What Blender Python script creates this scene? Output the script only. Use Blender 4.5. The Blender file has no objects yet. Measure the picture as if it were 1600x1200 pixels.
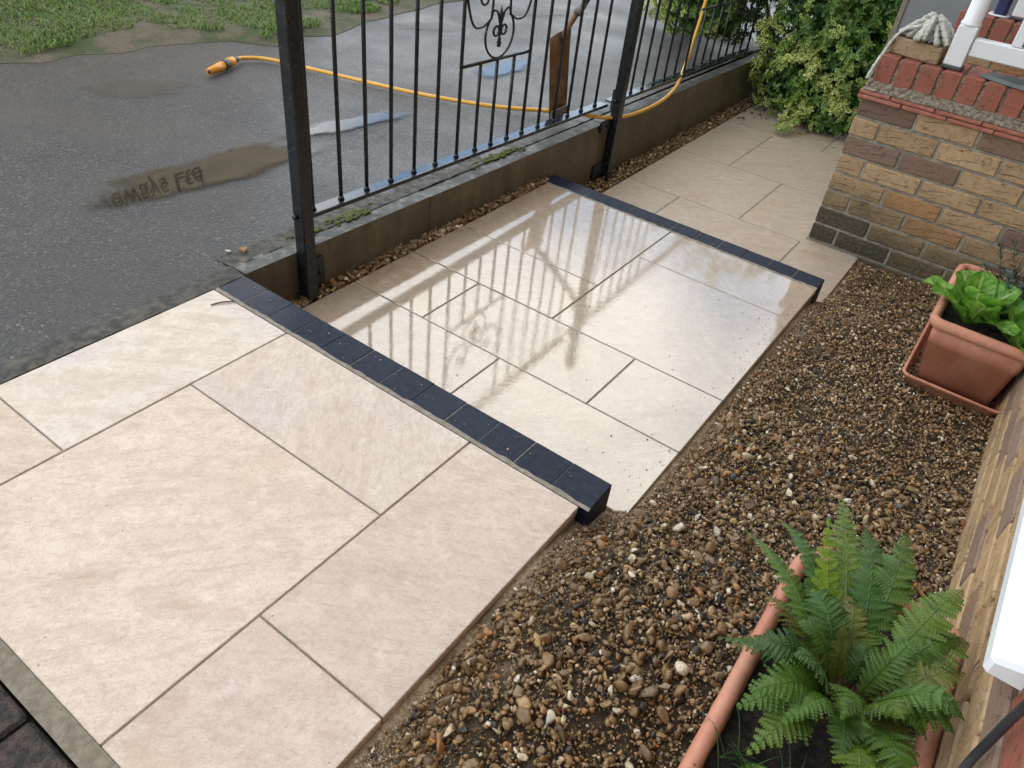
import bpy, math, random
import numpy as np
from mathutils import Vector, Matrix
R = math.radians
random.seed(7)
rng = np.random.default_rng(7)
sc = bpy.context.scene
col = sc.collection

# ------------------------------------------------------------------ camera, sky, sun, exposure
cam = bpy.data.cameras.new('camera')
cam.sensor_width = 36.0
cam.lens = 1179.7 / 1600 * 36.0
cam.clip_start = 0.02
cam.clip_end = 2000
co = bpy.data.objects.new('camera', cam)
co.location = (1.595, -1.1057, 1.1585)
co.rotation_euler = (0.8919, -0.1002, 0.6310)
col.objects.link(co)
sc.camera = co

CLOUD_SEED = 33.48
SUN_AZ, SUN_EL = 97.0, 43.0          # degrees clockwise from +Y, degrees above the horizon
w = bpy.data.worlds.new('World')
sc.world = w
w.use_nodes = True
nt = w.node_tree
sky = nt.nodes.new('ShaderNodeTexSky')
sky.sky_type = 'NISHITA'
sky.sun_disc = False
sky.sun_elevation = R(SUN_EL)
sky.sun_rotation = R(SUN_AZ)
sky.air_density = 1.0
sky.dust_density = 1.6
sky.ozone_density = 1.0
# broken white cloud over the whole dome
def wn(t, ins=None, **pr):
    k = nt.nodes.new('ShaderNode' + t)
    for a, v in pr.items(): setattr(k, a, v)
    for a, v in (ins or {}).items():
        if isinstance(v, bpy.types.NodeSocket): nt.links.new(v, k.inputs[a])
        else: k.inputs[a].default_value = v
    return k
sx = wn('SeparateXYZ', {0: wn('TexCoord').outputs['Generated']})
dz = wn('Math', {0: wn('Math', {0: sx.outputs[2], 1: 0.0}, operation='MAXIMUM').outputs[0], 1: .22}, operation='ADD')
cv = wn('CombineXYZ', {0: wn('Math', {0: sx.outputs[0], 1: dz.outputs[0]}, operation='DIVIDE').outputs[0], 1: wn('Math', {0: sx.outputs[1], 1: dz.outputs[0]}, operation='DIVIDE').outputs[0], 2: CLOUD_SEED})
cn_ = wn('TexNoise', {'Vector': cv.outputs[0], 'Scale': 1.15, 'Detail': 7.0, 'Roughness': .55, 'Distortion': .3})
cm = wn('MapRange', {0: cn_.outputs['Fac'], 1: .40, 2: .62, 3: 0.0, 4: .92}, interpolation_type='SMOOTHSTEP')
mixs = wn('Mix', {0: cm.outputs[0], 6: sky.outputs[0], 7: (6.6, 6.7, 6.9, 1)}, data_type='RGBA')
nt.links.new(mixs.outputs[2], nt.nodes['Background'].inputs[0])
nt.nodes['Background'].inputs[1].default_value = 0.15
sl = bpy.data.lights.new('sun', 'SUN')
sl.energy = 3.0
sl.angle = R(0.6)
sl.color = (1.0, 0.95, 0.88)
so = bpy.data.objects.new('sun', sl)
d = Vector((math.sin(R(SUN_AZ)) * math.cos(R(SUN_EL)), math.cos(R(SUN_AZ)) * math.cos(R(SUN_EL)), math.sin(R(SUN_EL))))
so.rotation_euler = d.to_track_quat('Z', 'Y').to_euler()
so.location = (9, -1, 8)
col.objects.link(so)
vs = sc.view_settings
vs.view_transform = 'Standard'
vs.look = 'None'
vs.gamma = 1
vs.use_curve_mapping = False
vs.exposure = 1.80
vs.use_white_balance = True
vs.white_balance_temperature = 7000
vs.white_balance_tint = 8

# ------------------------------------------------------------------ node helper
class G:
    def __init__(s, name):
        s.m = bpy.data.materials.new(name)
        s.m.use_nodes = True
        s.t = s.m.node_tree
        s.b = s.t.nodes['Principled BSDF']
        s.out = s.t.nodes['Material Output']
    def put(s, sock, v):
        if isinstance(v, bpy.types.NodeSocket):
            s.t.links.new(v, sock)
        elif isinstance(v, (tuple, list)):
            v = tuple(v)
            if len(sock.default_value) == 4 and len(v) == 3:
                v = v + (1,)
            sock.default_value = v
        else:
            sock.default_value = v
    def n(s, typ, ins=None, **props):
        k = s.t.nodes.new('ShaderNode' + typ)
        for a, v in props.items():
            setattr(k, a, v)
        for a, v in (ins or {}).items():
            s.put(k.inputs[a], v)
        return k
    def pos(s):
        return s.n('NewGeometry').outputs['Position']
    def rnd(s):
        return s.n('ObjectInfo').outputs['Random']
    def ocol(s):
        return s.n('ObjectInfo').outputs['Color']
    def attr(s, name):
        return s.n('Attribute', attribute_name=name).outputs['Fac']
    def sep(s, v):
        return s.n('SeparateXYZ', {0: v}).outputs
    def mapv(s, v, loc=(0, 0, 0), rot=(0, 0, 0), scale=(1, 1, 1)):
        return s.n('Mapping', {'Vector': v, 'Location': loc, 'Rotation': rot, 'Scale': scale}).outputs[0]
    def noise(s, v, scale, detail=4, rough=.55, dist=0.0):
        return s.n('TexNoise', {'Vector': v, 'Scale': scale, 'Detail': detail, 'Roughness': rough, 'Distortion': dist}).outputs['Fac']
    def vor(s, v, scale, feature='F1', out='Distance', rnd=1.0):
        return s.n('TexVoronoi', {'Vector': v, 'Scale': scale, 'Randomness': rnd}, feature=feature).outputs[out]
    def math(s, op, a, b=0.0, c=0.0, clamp=False):
        k = s.n('Math', operation=op, use_clamp=clamp)
        s.put(k.inputs[0], a); s.put(k.inputs[1], b); s.put(k.inputs[2], c)
        return k.outputs[0]
    def ss(s, v, lo, hi, a=0.0, b=1.0):
        return s.n('MapRange', {0: v, 1: lo, 2: hi, 3: a, 4: b}, interpolation_type='SMOOTHSTEP').outputs[0]
    def lin(s, v, lo, hi, a=0.0, b=1.0):
        return s.n('MapRange', {0: v, 1: lo, 2: hi, 3: a, 4: b}).outputs[0]
    def ramp(s, f, stops, interp='LINEAR'):
        k = s.n('ValToRGB', {0: f})
        cr = k.color_ramp
        cr.interpolation = interp
        while len(cr.elements) < len(stops):
            cr.elements.new(0.5)
        for e, (p, c) in zip(cr.elements, stops):
            e.position = p
            e.color = (c[0], c[1], c[2], 1) if isinstance(c, (tuple, list)) else (c, c, c, 1)
        return k.outputs[0]
    def mix(s, f, a, b, mode='MIX'):
        k = s.n('Mix', data_type='RGBA', blend_type=mode)
        s.put(k.inputs[0], f); s.put(k.inputs[6], a); s.put(k.inputs[7], b)
        return k.outputs[2]
    def bump(s, h, strength=.5, dist=.002, normal=None):
        k = s.n('Bump', {'Height': h, 'Strength': strength, 'Distance': dist})
        if normal is not None:
            s.put(k.inputs['Normal'], normal)
        return k.outputs[0]
    def vadd(s, a, b):
        return s.n('VectorMath', {0: a, 1: b}, operation='ADD').outputs[0]
    def done(s, color=None, rough=None, normal=None, **kw):
        if color is not None: s.put(s.b.inputs['Base Color'], color)
        if rough is not None: s.put(s.b.inputs['Roughness'], rough)
        if normal is not None: s.put(s.b.inputs['Normal'], normal)
        for a, v in kw.items():
            s.put(s.b.inputs[a.replace('_', ' ')], v)
        return s.m

def shifted(g):                      # world position moved by a random amount for each object
    r = g.rnd()
    c = g.n('CombineXYZ', {0: g.math('MULTIPLY', r, 37.1), 1: g.math('MULTIPLY', r, 91.7), 2: g.math('MULTIPLY', r, 13.3)}).outputs[0]
    return g.vadd(g.pos(), c), r

def m_slab(name, wet, dry_rough=.5, soft=.07, damp=1.0, warm=(1.0, .98, .965)):
    g = G(name)
    p = g.pos()
    v, r = shifted(g)
    ang = g.math('ADD', g.math('MULTIPLY', g.n('ObjectInfo').outputs['Alpha'], R(85)), g.lin(r, 0, 1, R(-25), R(-50)))
    rv = g.n('VectorRotate', {'Vector': v, 'Angle': ang}, rotation_type='Z_AXIS').outputs[0]
    big = g.noise(g.mapv(rv, scale=(2.2, 6, 1)), 1.3, 8, .7, .7)
    fine = g.noise(g.mapv(rv, scale=(7, 26, 5)), 1.9, 6, .68, 1.2)
    riven = g.noise(g.mapv(rv, scale=(2.2, 9, 2)), 2.6, 9, .66, 2.2)
    patch = g.noise(v, 2.2, 4, .55)
    speck = g.noise(p, 430, 2, .6)
    speck2 = g.noise(p, 100, 4, .7)
    c = g.ramp(big, [(.27, (.48, .38, .28)), (.40, (.60, .495, .385)), (.52, (.69, .595, .49)), (.62, (.60, .50, .405)), (.77, (.73, .65, .55))])
    c = g.mix(g.math('MULTIPLY', g.ss(patch, .45, .64), .6), c, (.615, .515, .45))
    c = g.mix(g.math('MULTIPLY', g.ss(g.noise(rv, 3.1, 4, .55, .5), .56, .70), .5), c, (.62, .505, .35))
    c = g.mix(g.math('MULTIPLY', g.ss(g.noise(g.vadd(rv, (5, 9, 2)), 2.4, 4, .55, .6), .56, .68), .62), c, (.64, .57, .545))
    c = g.mix(g.math('MULTIPLY', g.ss(fine, .48, .66), .42), c, (.47, .365, .275))
    crack = g.ss(g.math('ABSOLUTE', g.math('SUBTRACT', riven, .5)), .0, .022, 1, 0)
    crack = g.math('MULTIPLY', crack, g.ss(g.noise(v, 3.7, 3), .5, .66))
    c = g.mix(g.math('MULTIPLY', crack, .5), c, (.44, .33, .25))
    if wet > 0:
        st = g.math('MULTIPLY', g.ss(g.noise(v, 2.7, 5, .6, .8), .5, .66), g.ss(g.noise(p, 34, 6, .75), .42, .6))
        c = g.mix(g.math('MULTIPLY', st, .75), c, (.46, .33, .19))
    c = g.mix(g.math('MULTIPLY', g.ss(speck2, .5, .66), .36), c, (.43, .335, .255))
    c = g.mix(g.math('MULTIPLY', g.ss(speck, .52, .68), .5), c, (.37, .29, .225))
    mott = g.noise(p, 30, 7, .78)
    c = g.mix(g.math('MULTIPLY', g.ss(mott, .47, .62), .42), c, (.47, .37, .285))
    c = g.mix(g.math('MULTIPLY', g.ss(g.noise(g.vadd(v, (3, 7, 1)), 17, 7, .75), .52, .64), .4), c, (.74, .67, .58))
    tone = g.lin(r, 0, 1, .95 * damp, 1.05 * damp)
    c = g.mix(1.0, c, g.n('CombineColor', {0: tone, 1: tone, 2: tone}).outputs[0], 'MULTIPLY')
    c = g.mix(1.0, c, g.ocol(), 'MULTIPLY')
    c = g.mix(1.0, c, warm, 'MULTIPLY')
    grit = g.math('MULTIPLY', g.ss(g.vor(p, 21), .03, .05, 1, 0), g.ss(g.noise(p, 3, 2), .4, .5))
    c = g.mix(g.math('MULTIPLY', grit, .7), c, (.12, .09, .07))
    film = g.ss(g.math('ADD', g.noise(p, 3.3, 6, .62, .3), g.math('MULTIPLY', g.noise(p, 60, 6, .8), .42)), .83 - wet * .5, .83 - wet * .5 + soft)
    dark = g.lin(film, 0, 1, .92, .70) if wet > 0 else 1.0
    if wet > 0: c = g.mix(1.0, c, g.n('CombineColor', {0: dark, 1: g.math('MULTIPLY', dark, .945), 2: g.math('MULTIPLY', dark, .83)}).outputs[0], 'MULTIPLY')
    rough = g.lin(film, 0, 1, dry_rough, .3)
    relief = g.math('ADD', g.math('MULTIPLY', fine, .6), g.math('ADD', g.math('MULTIPLY', speck2, .6), g.math('ADD', g.math('MULTIPLY', speck, .22), g.math('MULTIPLY', riven, 1.1))))
    nb = g.n('Bump', {'Height': relief, 'Strength': 1.0, 'Distance': .0021}).outputs[0]
    if wet < 0:
        return g.done(c, rough, nb, IOR=1.42)
    ripple = g.math('ADD', g.noise(g.mapv(rv, scale=(1, 2.2, 1)), 34, 5, .6, .6), g.math('MULTIPLY', g.noise(p, 140, 3), .25))
    cb = g.n('Bump', {'Height': ripple, 'Strength': 1.0, 'Distance': .00012}).outputs[0]
    g.done(c, rough, nb, IOR=1.4)
    g.put(g.b.inputs['Coat Weight'], film)
    g.put(g.b.inputs['Coat Roughness'], .012)
    g.put(g.b.inputs['Coat IOR'], 2.0)
    g.put(g.b.inputs['Coat Normal'], cb)
    return g.m

def m_simple(name, c1, c2, scale=20, rough=.6, bs=.4, bd=.002, detail=5, rough2=None, **kw):
    g = G(name)
    p = g.pos()
    f = g.noise(p, scale, detail, .6)
    c = g.mix(g.ss(f, .35, .68), c1, c2)
    rr = rough if rough2 is None else g.lin(g.noise(p, scale * .6, 3), .3, .7, rough, rough2)
    return g.done(c, rr, g.bump(g.noise(p, scale * 4, 4), bs, bd), **kw)

def m_leaf(name, c, rough=.45, trans=.35, tr=None, bumpscale=None, spec=.5):
    g = G(name)
    col_ = c(g) if callable(c) else c
    g.done(col_, rough)
    g.b.inputs['Specular IOR Level'].default_value = spec
    tl = g.n('BsdfTranslucent')
    g.put(tl.inputs['Color'], col_ if tr is None else tr)
    mx = g.n('MixShader', {0: trans, 1: g.b.outputs[0], 2: tl.outputs[0]})
    g.t.links.new(mx.outputs[0], g.out.inputs['Surface'])
    return g.m

M = {}
M['slab_dry'] = m_slab('porcelain_slab_damp', -1.0, .34)
M['slab_wet'] = m_slab('porcelain_slab_wet', .70, .3, .07)
M['slab_low'] = m_slab('porcelain_slab_low', -1.0, .3, .12, .84, (1.0, .965, .89))
M['grout'] = m_simple('grey_brown_grout', (.2, .172, .135), (.31, .27, .215), 60, .75)
M['sand'] = m_simple('pale_building_sand', (.3, .225, .135), (.52, .415, .28), 160, .9, .8, .002)
M['haunch'] = m_simple('grey_mortar', (.19, .16, .115), (.28, .245, .185), 70, .85, .9, .003)

M['silt'] = m_simple('dark_silty_mortar', (.035, .035, .03), (.12, .105, .08), 34, .75, 1.0, .004)

def m_black_block():
    g = G('charcoal_block')
    v, r = shifted(g)
    p = g.pos()
    f = g.noise(p, 55, 4, .6)
    c = g.mix(g.ss(f, .35, .7), (.009, .014, .024), (.018, .027, .043))
    c = g.mix(g.lin(r, 0, 1, 0, .35), c, (.022, .033, .053))
    sp = g.ss(g.vor(p, 75), .05, .08, 1, 0)
    c = g.mix(g.math('MULTIPLY', sp, g.ss(g.noise(p, 14, 2), .55, .62)), c, (.5, .48, .44))
    wetx = g.math('ADD', g.math('MULTIPLY', g.noise(p, 9, 4), .25), g.sep(p)[0])
    rough = g.ss(wetx, .16, .5, .2, .5)
    return g.done(c, rough, g.bump(g.noise(p, 260, 3, .6), .4, .0012), IOR=1.25)
M['block'] = m_black_block()

def m_asphalt():
    g = G('wet_asphalt')
    p = g.pos()
    cell = g.vor(p, 190, out='Color')
    cr = g.n('SeparateColor', {0: cell}).outputs[0]
    dist = g.vor(p, 190)
    f = g.noise(p, 1.6, 5, .6)
    c = g.ramp(cr, [(.0, (.018, .019, .021)), (.5, (.038, .038, .039)), (.8, (.058, .056, .055)), (.95, (.085, .08, .075)), (.99, (.17, .16, .145))])
    c = g.mix(g.ss(f, .42, .68), c, g.mix(.5, c, (.06, .052, .044)))
    # dusty silt towards the grass and along the path edge
    x = g.sep(p)[0]
    edge = g.math('ADD', x, g.math('MULTIPLY', g.noise(p, 3, 4), .5))
    silt = g.math('MULTIPLY', g.ss(edge, -1.05, -1.5), g.ss(g.noise(p, 22, 4), .35, .6))
    c = g.mix(g.math('MULTIPLY', silt, .45), c, (.085, .07, .052))
    rough = g.lin(g.noise(p, 2.3, 4), .35, .65, .34, .58)
    h = g.math('ADD', g.math('MULTIPLY', g.math('SUBTRACT', 1.0, dist), 1.0), g.math('MULTIPLY', g.noise(p, 330, 2), .5))
    return g.done(c, rough, g.bump(h, .8, .0032))
M['asphalt'] = m_asphalt()

def m_wall_panel():
    g = G('wet_concrete_panel')
    p = g.pos()
    s_ = g.sep(p)
    f = g.noise(p, 7, 5, .6)
    streak = g.noise(g.mapv(p, scale=(9, 9, 2.0)), 2.2, 6, .65)
    c = g.mix(g.ss(f, .35, .7), (.105, .08, .05), (.175, .14, .09))
    c = g.mix(g.math('MULTIPLY', g.ss(streak, .44, .68), .45), c, (.05, .042, .027))
    c = g.mix(g.math('MULTIPLY', g.ss(g.noise(p, 26, 6, .75), .55, .68), .55), c, (.235, .2, .14))
    c = g.mix(g.math('MULTIPLY', g.ss(g.noise(p, 11, 5, .7), .56, .68), .6), c, (.05, .058, .022))
    n = g.sep(g.n('NewGeometry').outputs['Normal'])[2]
    # lichen-grey weathered top edge
    top = g.mix(g.ss(g.noise(p, 24, 5, .65), .45, .7), (.055, .06, .05), (.2, .2, .175))
    c = g.mix(g.ss(n, .4, .8), c, top)
    gr = g.math('MULTIPLY', g.ss(g.noise(p, 5, 4), .55, .7), .4)
    c = g.mix(gr, c, (.06, .07, .025))
    return g.done(c, g.lin(f, .3, .7, .42, .7), g.bump(g.noise(p, 90, 5, .65), .55, .003))
M['panel'] = m_wall_panel()

def m_gravel():
    g = G('wet_gravel')
    a = g.attr('tint')
    p = g.pos()
    c = g.ramp(a, [(0, (.02, .018, .018)), (.08, (.04, .032, .027)), (.12, (.12, .068, .028)), (.3, (.2, .115, .045)), (.45, (.265, .16, .066)), (.58, (.19, .13, .068)), (.7, (.33, .2, .085)), (.78, (.27, .2, .12)), (.85, (.34, .14, .035)), (.90, (.46, .28, .11)), (.95, (.6, .47, .29)), (1.0, (.78, .71, .57))])
    f = g.noise(p, 140, 4, .6)
    c = g.mix(g.math('MULTIPLY', g.ss(f, .42, .68), .6), c, g.mix(.7, c, (.025, .017, .01)))
    c = g.mix(g.math('MULTIPLY', g.ss(g.noise(p, 9, 4, .6), .52, .68), .32), c, (.2, .14, .08))
    return g.done(c, g.lin(g.noise(p, 60, 2), .3, .7, .16, .5), g.bump(g.noise(p, 420, 3), .4, .0014), IOR=1.45)
M['gravel'] = m_gravel()
def m_bed():
    g = G('sandy_bed')
    p = g.pos()
    x, y, z = g.sep(p)
    sand = g.mix(g.ss(g.noise(p, 130, 4, .65), .35, .65), (.3, .215, .12), (.52, .4, .25))
    soil = g.mix(g.ss(g.noise(p, 60, 4), .35, .65), (.045, .03, .017), (.1, .068, .038))
    k = g.ss(g.math('SUBTRACT', g.math('ADD', x, g.math('MULTIPLY', g.noise(p, 9, 4), .22)), 1.3), .03, .14, 1, 0)
    c = g.mix(k, soil, sand)
    return g.done(c, .75, g.bump(g.noise(p, 240, 5, .7), 1.0, .004))
M['bed'] = m_bed()

def m_brick(name, rustic=(.44, .56), stain=0.0):
    g = G(name)
    p = g.pos()
    v, r = shifted(g)
    c0 = g.ocol()
    f = g.noise(v, 14, 5, .6)
    c = g.mix(g.math('MULTIPLY', g.ss(f, .4, .7), .5), c0, g.mix(.55, c0, (.2, .11, .055)))
    c = g.mix(g.math('MULTIPLY', g.ss(g.noise(v, 60, 4), .5, .7), .35), c, (.14, .09, .055))
    h = g.noise(v, 120, 4, .6)
    if rustic:
        wv = g.n('TexWave', {'Vector': g.mapv(v, rot=(0, R(14), R(20)), scale=(.45, .45, 1.0)), 'Scale': 11.0, 'Distortion': 5.5, 'Detail': 2.0, 'Detail Scale': 1.1, 'Detail Roughness': .5}, wave_type='BANDS', bands_direction='Z').outputs['Fac']
        line = g.math('MULTIPLY', g.ss(wv, .985, .999), g.ss(g.noise(v, 11, 2), *rustic))
        c = g.mix(g.math('MULTIPLY', line, .75), c, (.06, .036, .02))
        h = g.math('SUBTRACT', h, g.math('MULTIPLY', line, 1.6))
    if stain:
        z = g.sep(p)[2]; x = g.sep(p)[0]
        low = g.math('ADD', g.math('ADD', z, g.math('MULTIPLY', g.noise(p, 6, 4, .6), .34)), g.math('MULTIPLY', x, .17))
        k = g.ss(low, .46, .1)
        dirt = g.mix(g.ss(g.noise(p, 85, 5, .7), .42, .62), (.03, .033, .016), (.105, .09, .055))
        c = g.mix(g.math('MULTIPLY', k, stain), c, dirt)
        li = g.math('MULTIPLY', g.ss(g.noise(p, 150, 3), .66, .72), k)
        c = g.mix(g.math('MULTIPLY', li, .7), c, (.42, .42, .36))
    pit = g.ss(g.noise(v, 55, 5, .75), .58, .68)
    c = g.mix(g.math('MULTIPLY', pit, .45), c, (.07, .048, .03))
    h = g.math('SUBTRACT', h, g.math('MULTIPLY', pit, .5))
    return g.done(c, .75, g.bump(h, .8, .005))
M['brick'] = m_brick('buff_rustic_brick', (.44, .56), .85)
M['brick_house'] = m_brick('house_rustic_brick', (.52, .62), 0)
M['red'] = m_brick('red_engineering_brick', None)
M['mortar'] = m_simple('brick_mortar', (.2, .18, .14), (.32, .295, .24), 40, .85, .8, .003)
M['fillet'] = m_simple('rough_mortar_fillet', (.12, .095, .065), (.36, .31, .24), 70, .85, 1.0, .006)
M['tile'] = m_simple('red_clay_tile', (.3, .09, .06), (.42, .16, .11), 30, .6)

def m_terracotta():
    g = G('terracotta_plastic')
    p = g.pos()
    f = g.noise(p, 9, 6, .65)
    c = g.mix(g.ss(f, .35, .7), (.5, .2, .125), (.6, .285, .19))
    run = g.noise(g.mapv(p, scale=(30, 30, 2.2)), 2.0, 4, .6)
    c = g.mix(g.math('MULTIPLY', g.ss(run, .52, .72), .35), c, (.34, .14, .09))
    c = g.mix(g.math('MULTIPLY', g.ss(g.noise(p, 16, 6, .75), .52, .7), .35), c, (.55, .3, .2))
    dirt = g.ss(g.noise(p, 55, 6, .75), .6, .68)
    c = g.mix(g.math('MULTIPLY', dirt, .6), c, (.1, .055, .035))
    sp = g.ss(g.vor(p, 48), .08, .12, 1, 0)
    c = g.mix(g.math('MULTIPLY', g.math('MULTIPLY', sp, g.ss(g.noise(p, 8, 2), .48, .58)), .8), c, (.05, .035, .025))
    return g.done(c, g.lin(f, .3, .7, .42, .62), g.bump(g.noise(p, 130, 5, .7), .25, .0015), IOR=1.4)
M['terracotta'] = m_terracotta()
M['white'] = m_simple('white_upvc', (.74, .77, .8), (.8, .82, .84), 6, .28, .05, .0005)
def m_paint():
    g = G('black_gloss_paint')
    p = g.pos()
    f = g.noise(p, 75, 4, .65)
    c = g.mix(g.ss(f, .62, .7), (.009, .011, .014), (.085, .08, .072))
    return g.done(c, g.lin(g.noise(p, 40, 3), .35, .65, .12, .36), g.bump(g.noise(p, 110, 4, .7), .55, .0025), IOR=1.5)
M['paint'] = m_paint()
def m_rail():
    g = G('wet_black_rail_paint')
    p = g.pos()
    c = g.mix(g.ss(g.noise(p, 90, 3), .6, .68), (.014, .02, .03), (.06, .058, .055))
    return g.done(c, g.lin(g.noise(p, 30, 3), .4, .7, .05, .2), g.bump(g.noise(p, 60, 3), .12, .001), IOR=1.75)
M['rail'] = m_rail()
M['hose'] = m_simple('yellow_hose', (.66, .33, .035), (.74, .4, .06), 25, .34, .1, .0005)
M['orange'] = m_simple('orange_plastic', (.7, .27, .02), (.76, .31, .03), 25, .35, .1, .0005)
M['grey_plastic'] = m_simple('grey_plastic', (.05, .055, .06), (.08, .085, .09), 25, .45)
M['rust'] = m_simple('rusty_steel', (.13, .06, .025), (.235, .125, .06), 16, .6, .4, .002)
M['steel'] = m_simple('dull_steel', (.13, .13, .12), (.22, .21, .19), 30, .45)
M['soil'] = m_simple('dark_potting_soil', (.01, .007, .005), (.05, .036, .024), 90, .9, 1.0, .012)
M['moss'] = m_simple('moss', (.06, .085, .012), (.13, .16, .03), 70, .9, 1.0, .004)
M['rope'] = m_simple('grey_cotton', (.4, .4, .34), (.56, .56, .5), 60, .9, .8, .003)
M['slate'] = m_simple('green_grey_slate', (.06, .08, .078), (.1, .125, .12), 14, .35, .5, .002)
M['render'] = m_simple('grey_painted_panel', (.19, .21, .225), (.225, .245, .26), 2.5, .55, .1, .001)
M['navy'] = m_simple('navy_plastic', (.006, .014, .07), (.012, .024, .1), 20, .5)
M['cable'] = m_simple('dark_grey_cable', (.03, .032, .035), (.05, .052, .056), 20, .4)
M['paver'] = m_simple('old_brown_paver', (.02, .017, .016), (.1, .066, .05), 60, .75, 1.0, .008)
M['crown'] = m_simple('brown_fern_scales', (.05, .02, .008), (.13, .055, .025), 90, .9, 1.0, .004)
M['bark'] = m_simple('bark', (.07, .05, .033), (.13, .1, .07), 40, .85)
def m_lawn():
    g = G('worn_lawn_soil')
    p = g.pos()
    f = g.noise(p, 5, 5, .6)
    c = g.mix(g.ss(f, .4, .62), (.14, .112, .078), (.05, .075, .022))
    c = g.mix(g.math('MULTIPLY', g.ss(g.noise(p, 90, 4), .45, .65), .5), c, (.045, .036, .022))
    return g.done(c, .9, g.bump(g.noise(p, 120, 5), 1.0, .01))
M['lawn'] = m_lawn()
M['grass'] = m_leaf('grass_blade', lambda g: g.ramp(g.attr('tint'), [(0, (.055, .12, .015)), (.5, (.125, .225, .035)), (.85, (.22, .3, .07)), (1, (.36, .31, .16))]), .5, .3)
def c_shrub(g):
    edge = g.attr('edge'); t = g.attr('tint')
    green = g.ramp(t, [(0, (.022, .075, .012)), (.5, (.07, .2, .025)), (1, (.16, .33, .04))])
    cream = g.ramp(t, [(0, (.045, .13, .02)), (.3, (.17, .3, .045)), (.6, (.58, .6, .17)), (1, (.85, .8, .32))])
    return g.mix(edge, green, cream)
M['shrub'] = m_leaf('variegated_leaf', c_shrub, .36, .32)
M['fern'] = m_leaf('fern_leaf', lambda g: g.mix(g.math('MULTIPLY', g.ss(g.noise(g.pos(), 60, 3), .4, .7), .6), g.ocol(), g.mix(.6, g.ocol(), (.015, .04, .008))), .42, .3)
def m_lettuce():
    g = G('lettuce_leaf')
    e = g.attr('edge'); u = g.attr('along'); p = g.pos()
    c = g.mix(g.ss(g.noise(p, 45, 4), .35, .7), (.1, .28, .025), (.22, .45, .06))
    ve = g.math('SINE', g.math('ADD', g.math('MULTIPLY', u, 52.0), g.math('ADD', g.math('MULTIPLY', e, 10.0), g.math('MULTIPLY', g.noise(p, 30, 3), 5.0))))
    vl = g.ss(ve, .8, 1.0)
    c = g.mix(g.math('MULTIPLY', vl, .3), c, (.3, .48, .12))
    c = g.mix(g.ss(e, .88, .98), c, (.4, .55, .2))
    c = g.mix(g.math('MULTIPLY', g.ss(g.noise(p, 22, 5), .62, .7), .5), c, (.2, .2, .06))
    g.done(c, .45, g.bump(g.math('ADD', ve, g.noise(p, 90, 4)), .5, .0012))
    tl = g.n('BsdfTranslucent', {'Color': c})
    mx = g.n('MixShader', {0: .3, 1: g.b.outputs[0], 2: tl.outputs[0]})
    g.t.links.new(mx.outputs[0], g.out.inputs['Surface'])
    return g.m
M['lettuce'] = m_lettuce()
M['sprig'] = m_leaf('grey_green_needles', lambda g: g.ramp(g.attr('tint'), [(0, (.012, .035, .02)), (.6, (.035, .075, .045)), (1, (.11, .16, .1))]), .5, .2)
M['dryleaf'] = m_leaf('dead_leaf', (.12, .075, .035), .6, .2)
def m_puddle(name, c1, c2, a, rough=.012):
    g = G(name)
    p = g.pos()
    r_ = g.attr('edge')
    k = g.ss(g.math('ADD', r_, g.math('MULTIPLY', g.math('SUBTRACT', g.noise(p, 9, 5, .65), .5), .55)), .48, .86, 1, 0)
    c = g.mix(g.ss(g.noise(p, 12, 4), .35, .65), c1, c2)
    g.done(c, rough, None, IOR=1.55)
    tr = g.n('BsdfTransparent')
    mx = g.n('MixShader', {0: g.math('MULTIPLY', k, a), 1: tr.outputs[0], 2: g.b.outputs[0]})
    g.t.links.new(mx.outputs[0], g.out.inputs['Surface'])
    return g.m
M['puddle'] = m_puddle('muddy_water', (.028, .023, .016), (.045, .036, .025), .98)
M['silt_reflection'] = m_puddle('brown_reflection_and_silt', (.075, .062, .045), (.1, .082, .058), .45, .45)  # brown reflection put into the colour of far puddles, damp silt by the hose
M['van'] = m_simple('van_paint', (.17, .155, .13), (.185, .17, .14), 2, .25, .02, .0005)
M['glass'] = G('dark_glass').done((.01, .012, .014), .05, None)
M['tyre'] = m_simple('tyre_rubber', (.012, .012, .012), (.025, .025, .025), 30, .8)
M['letter'] = G('dark_lettering').done((.015, .014, .013), .4, None)
M['ground'] = m_simple('earth', (.1, .085, .06), (.16, .13, .09), 3, .9)
M['road'] = m_simple('road_asphalt', (.04, .04, .042), (.07, .068, .066), 80, .6)

# ------------------------------------------------------------------ mesh helpers
def link(o, parent=None):
    col.objects.link(o)
    if parent is not None:
        o.parent = parent
    return o
def empty(name, loc=(0, 0, 0), rz=0.0):
    o = bpy.data.objects.new(name, None)
    o.empty_display_size = .05
    o.location = loc
    o.rotation_euler = (0, 0, rz)
    return link(o)
def tag(o, label=None, cat=None, group=None, kind=None):
    if label: o['label'] = label
    if cat: o['category'] = cat
    if group: o['group'] = group
    if kind: o['kind'] = kind
    return o

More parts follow.
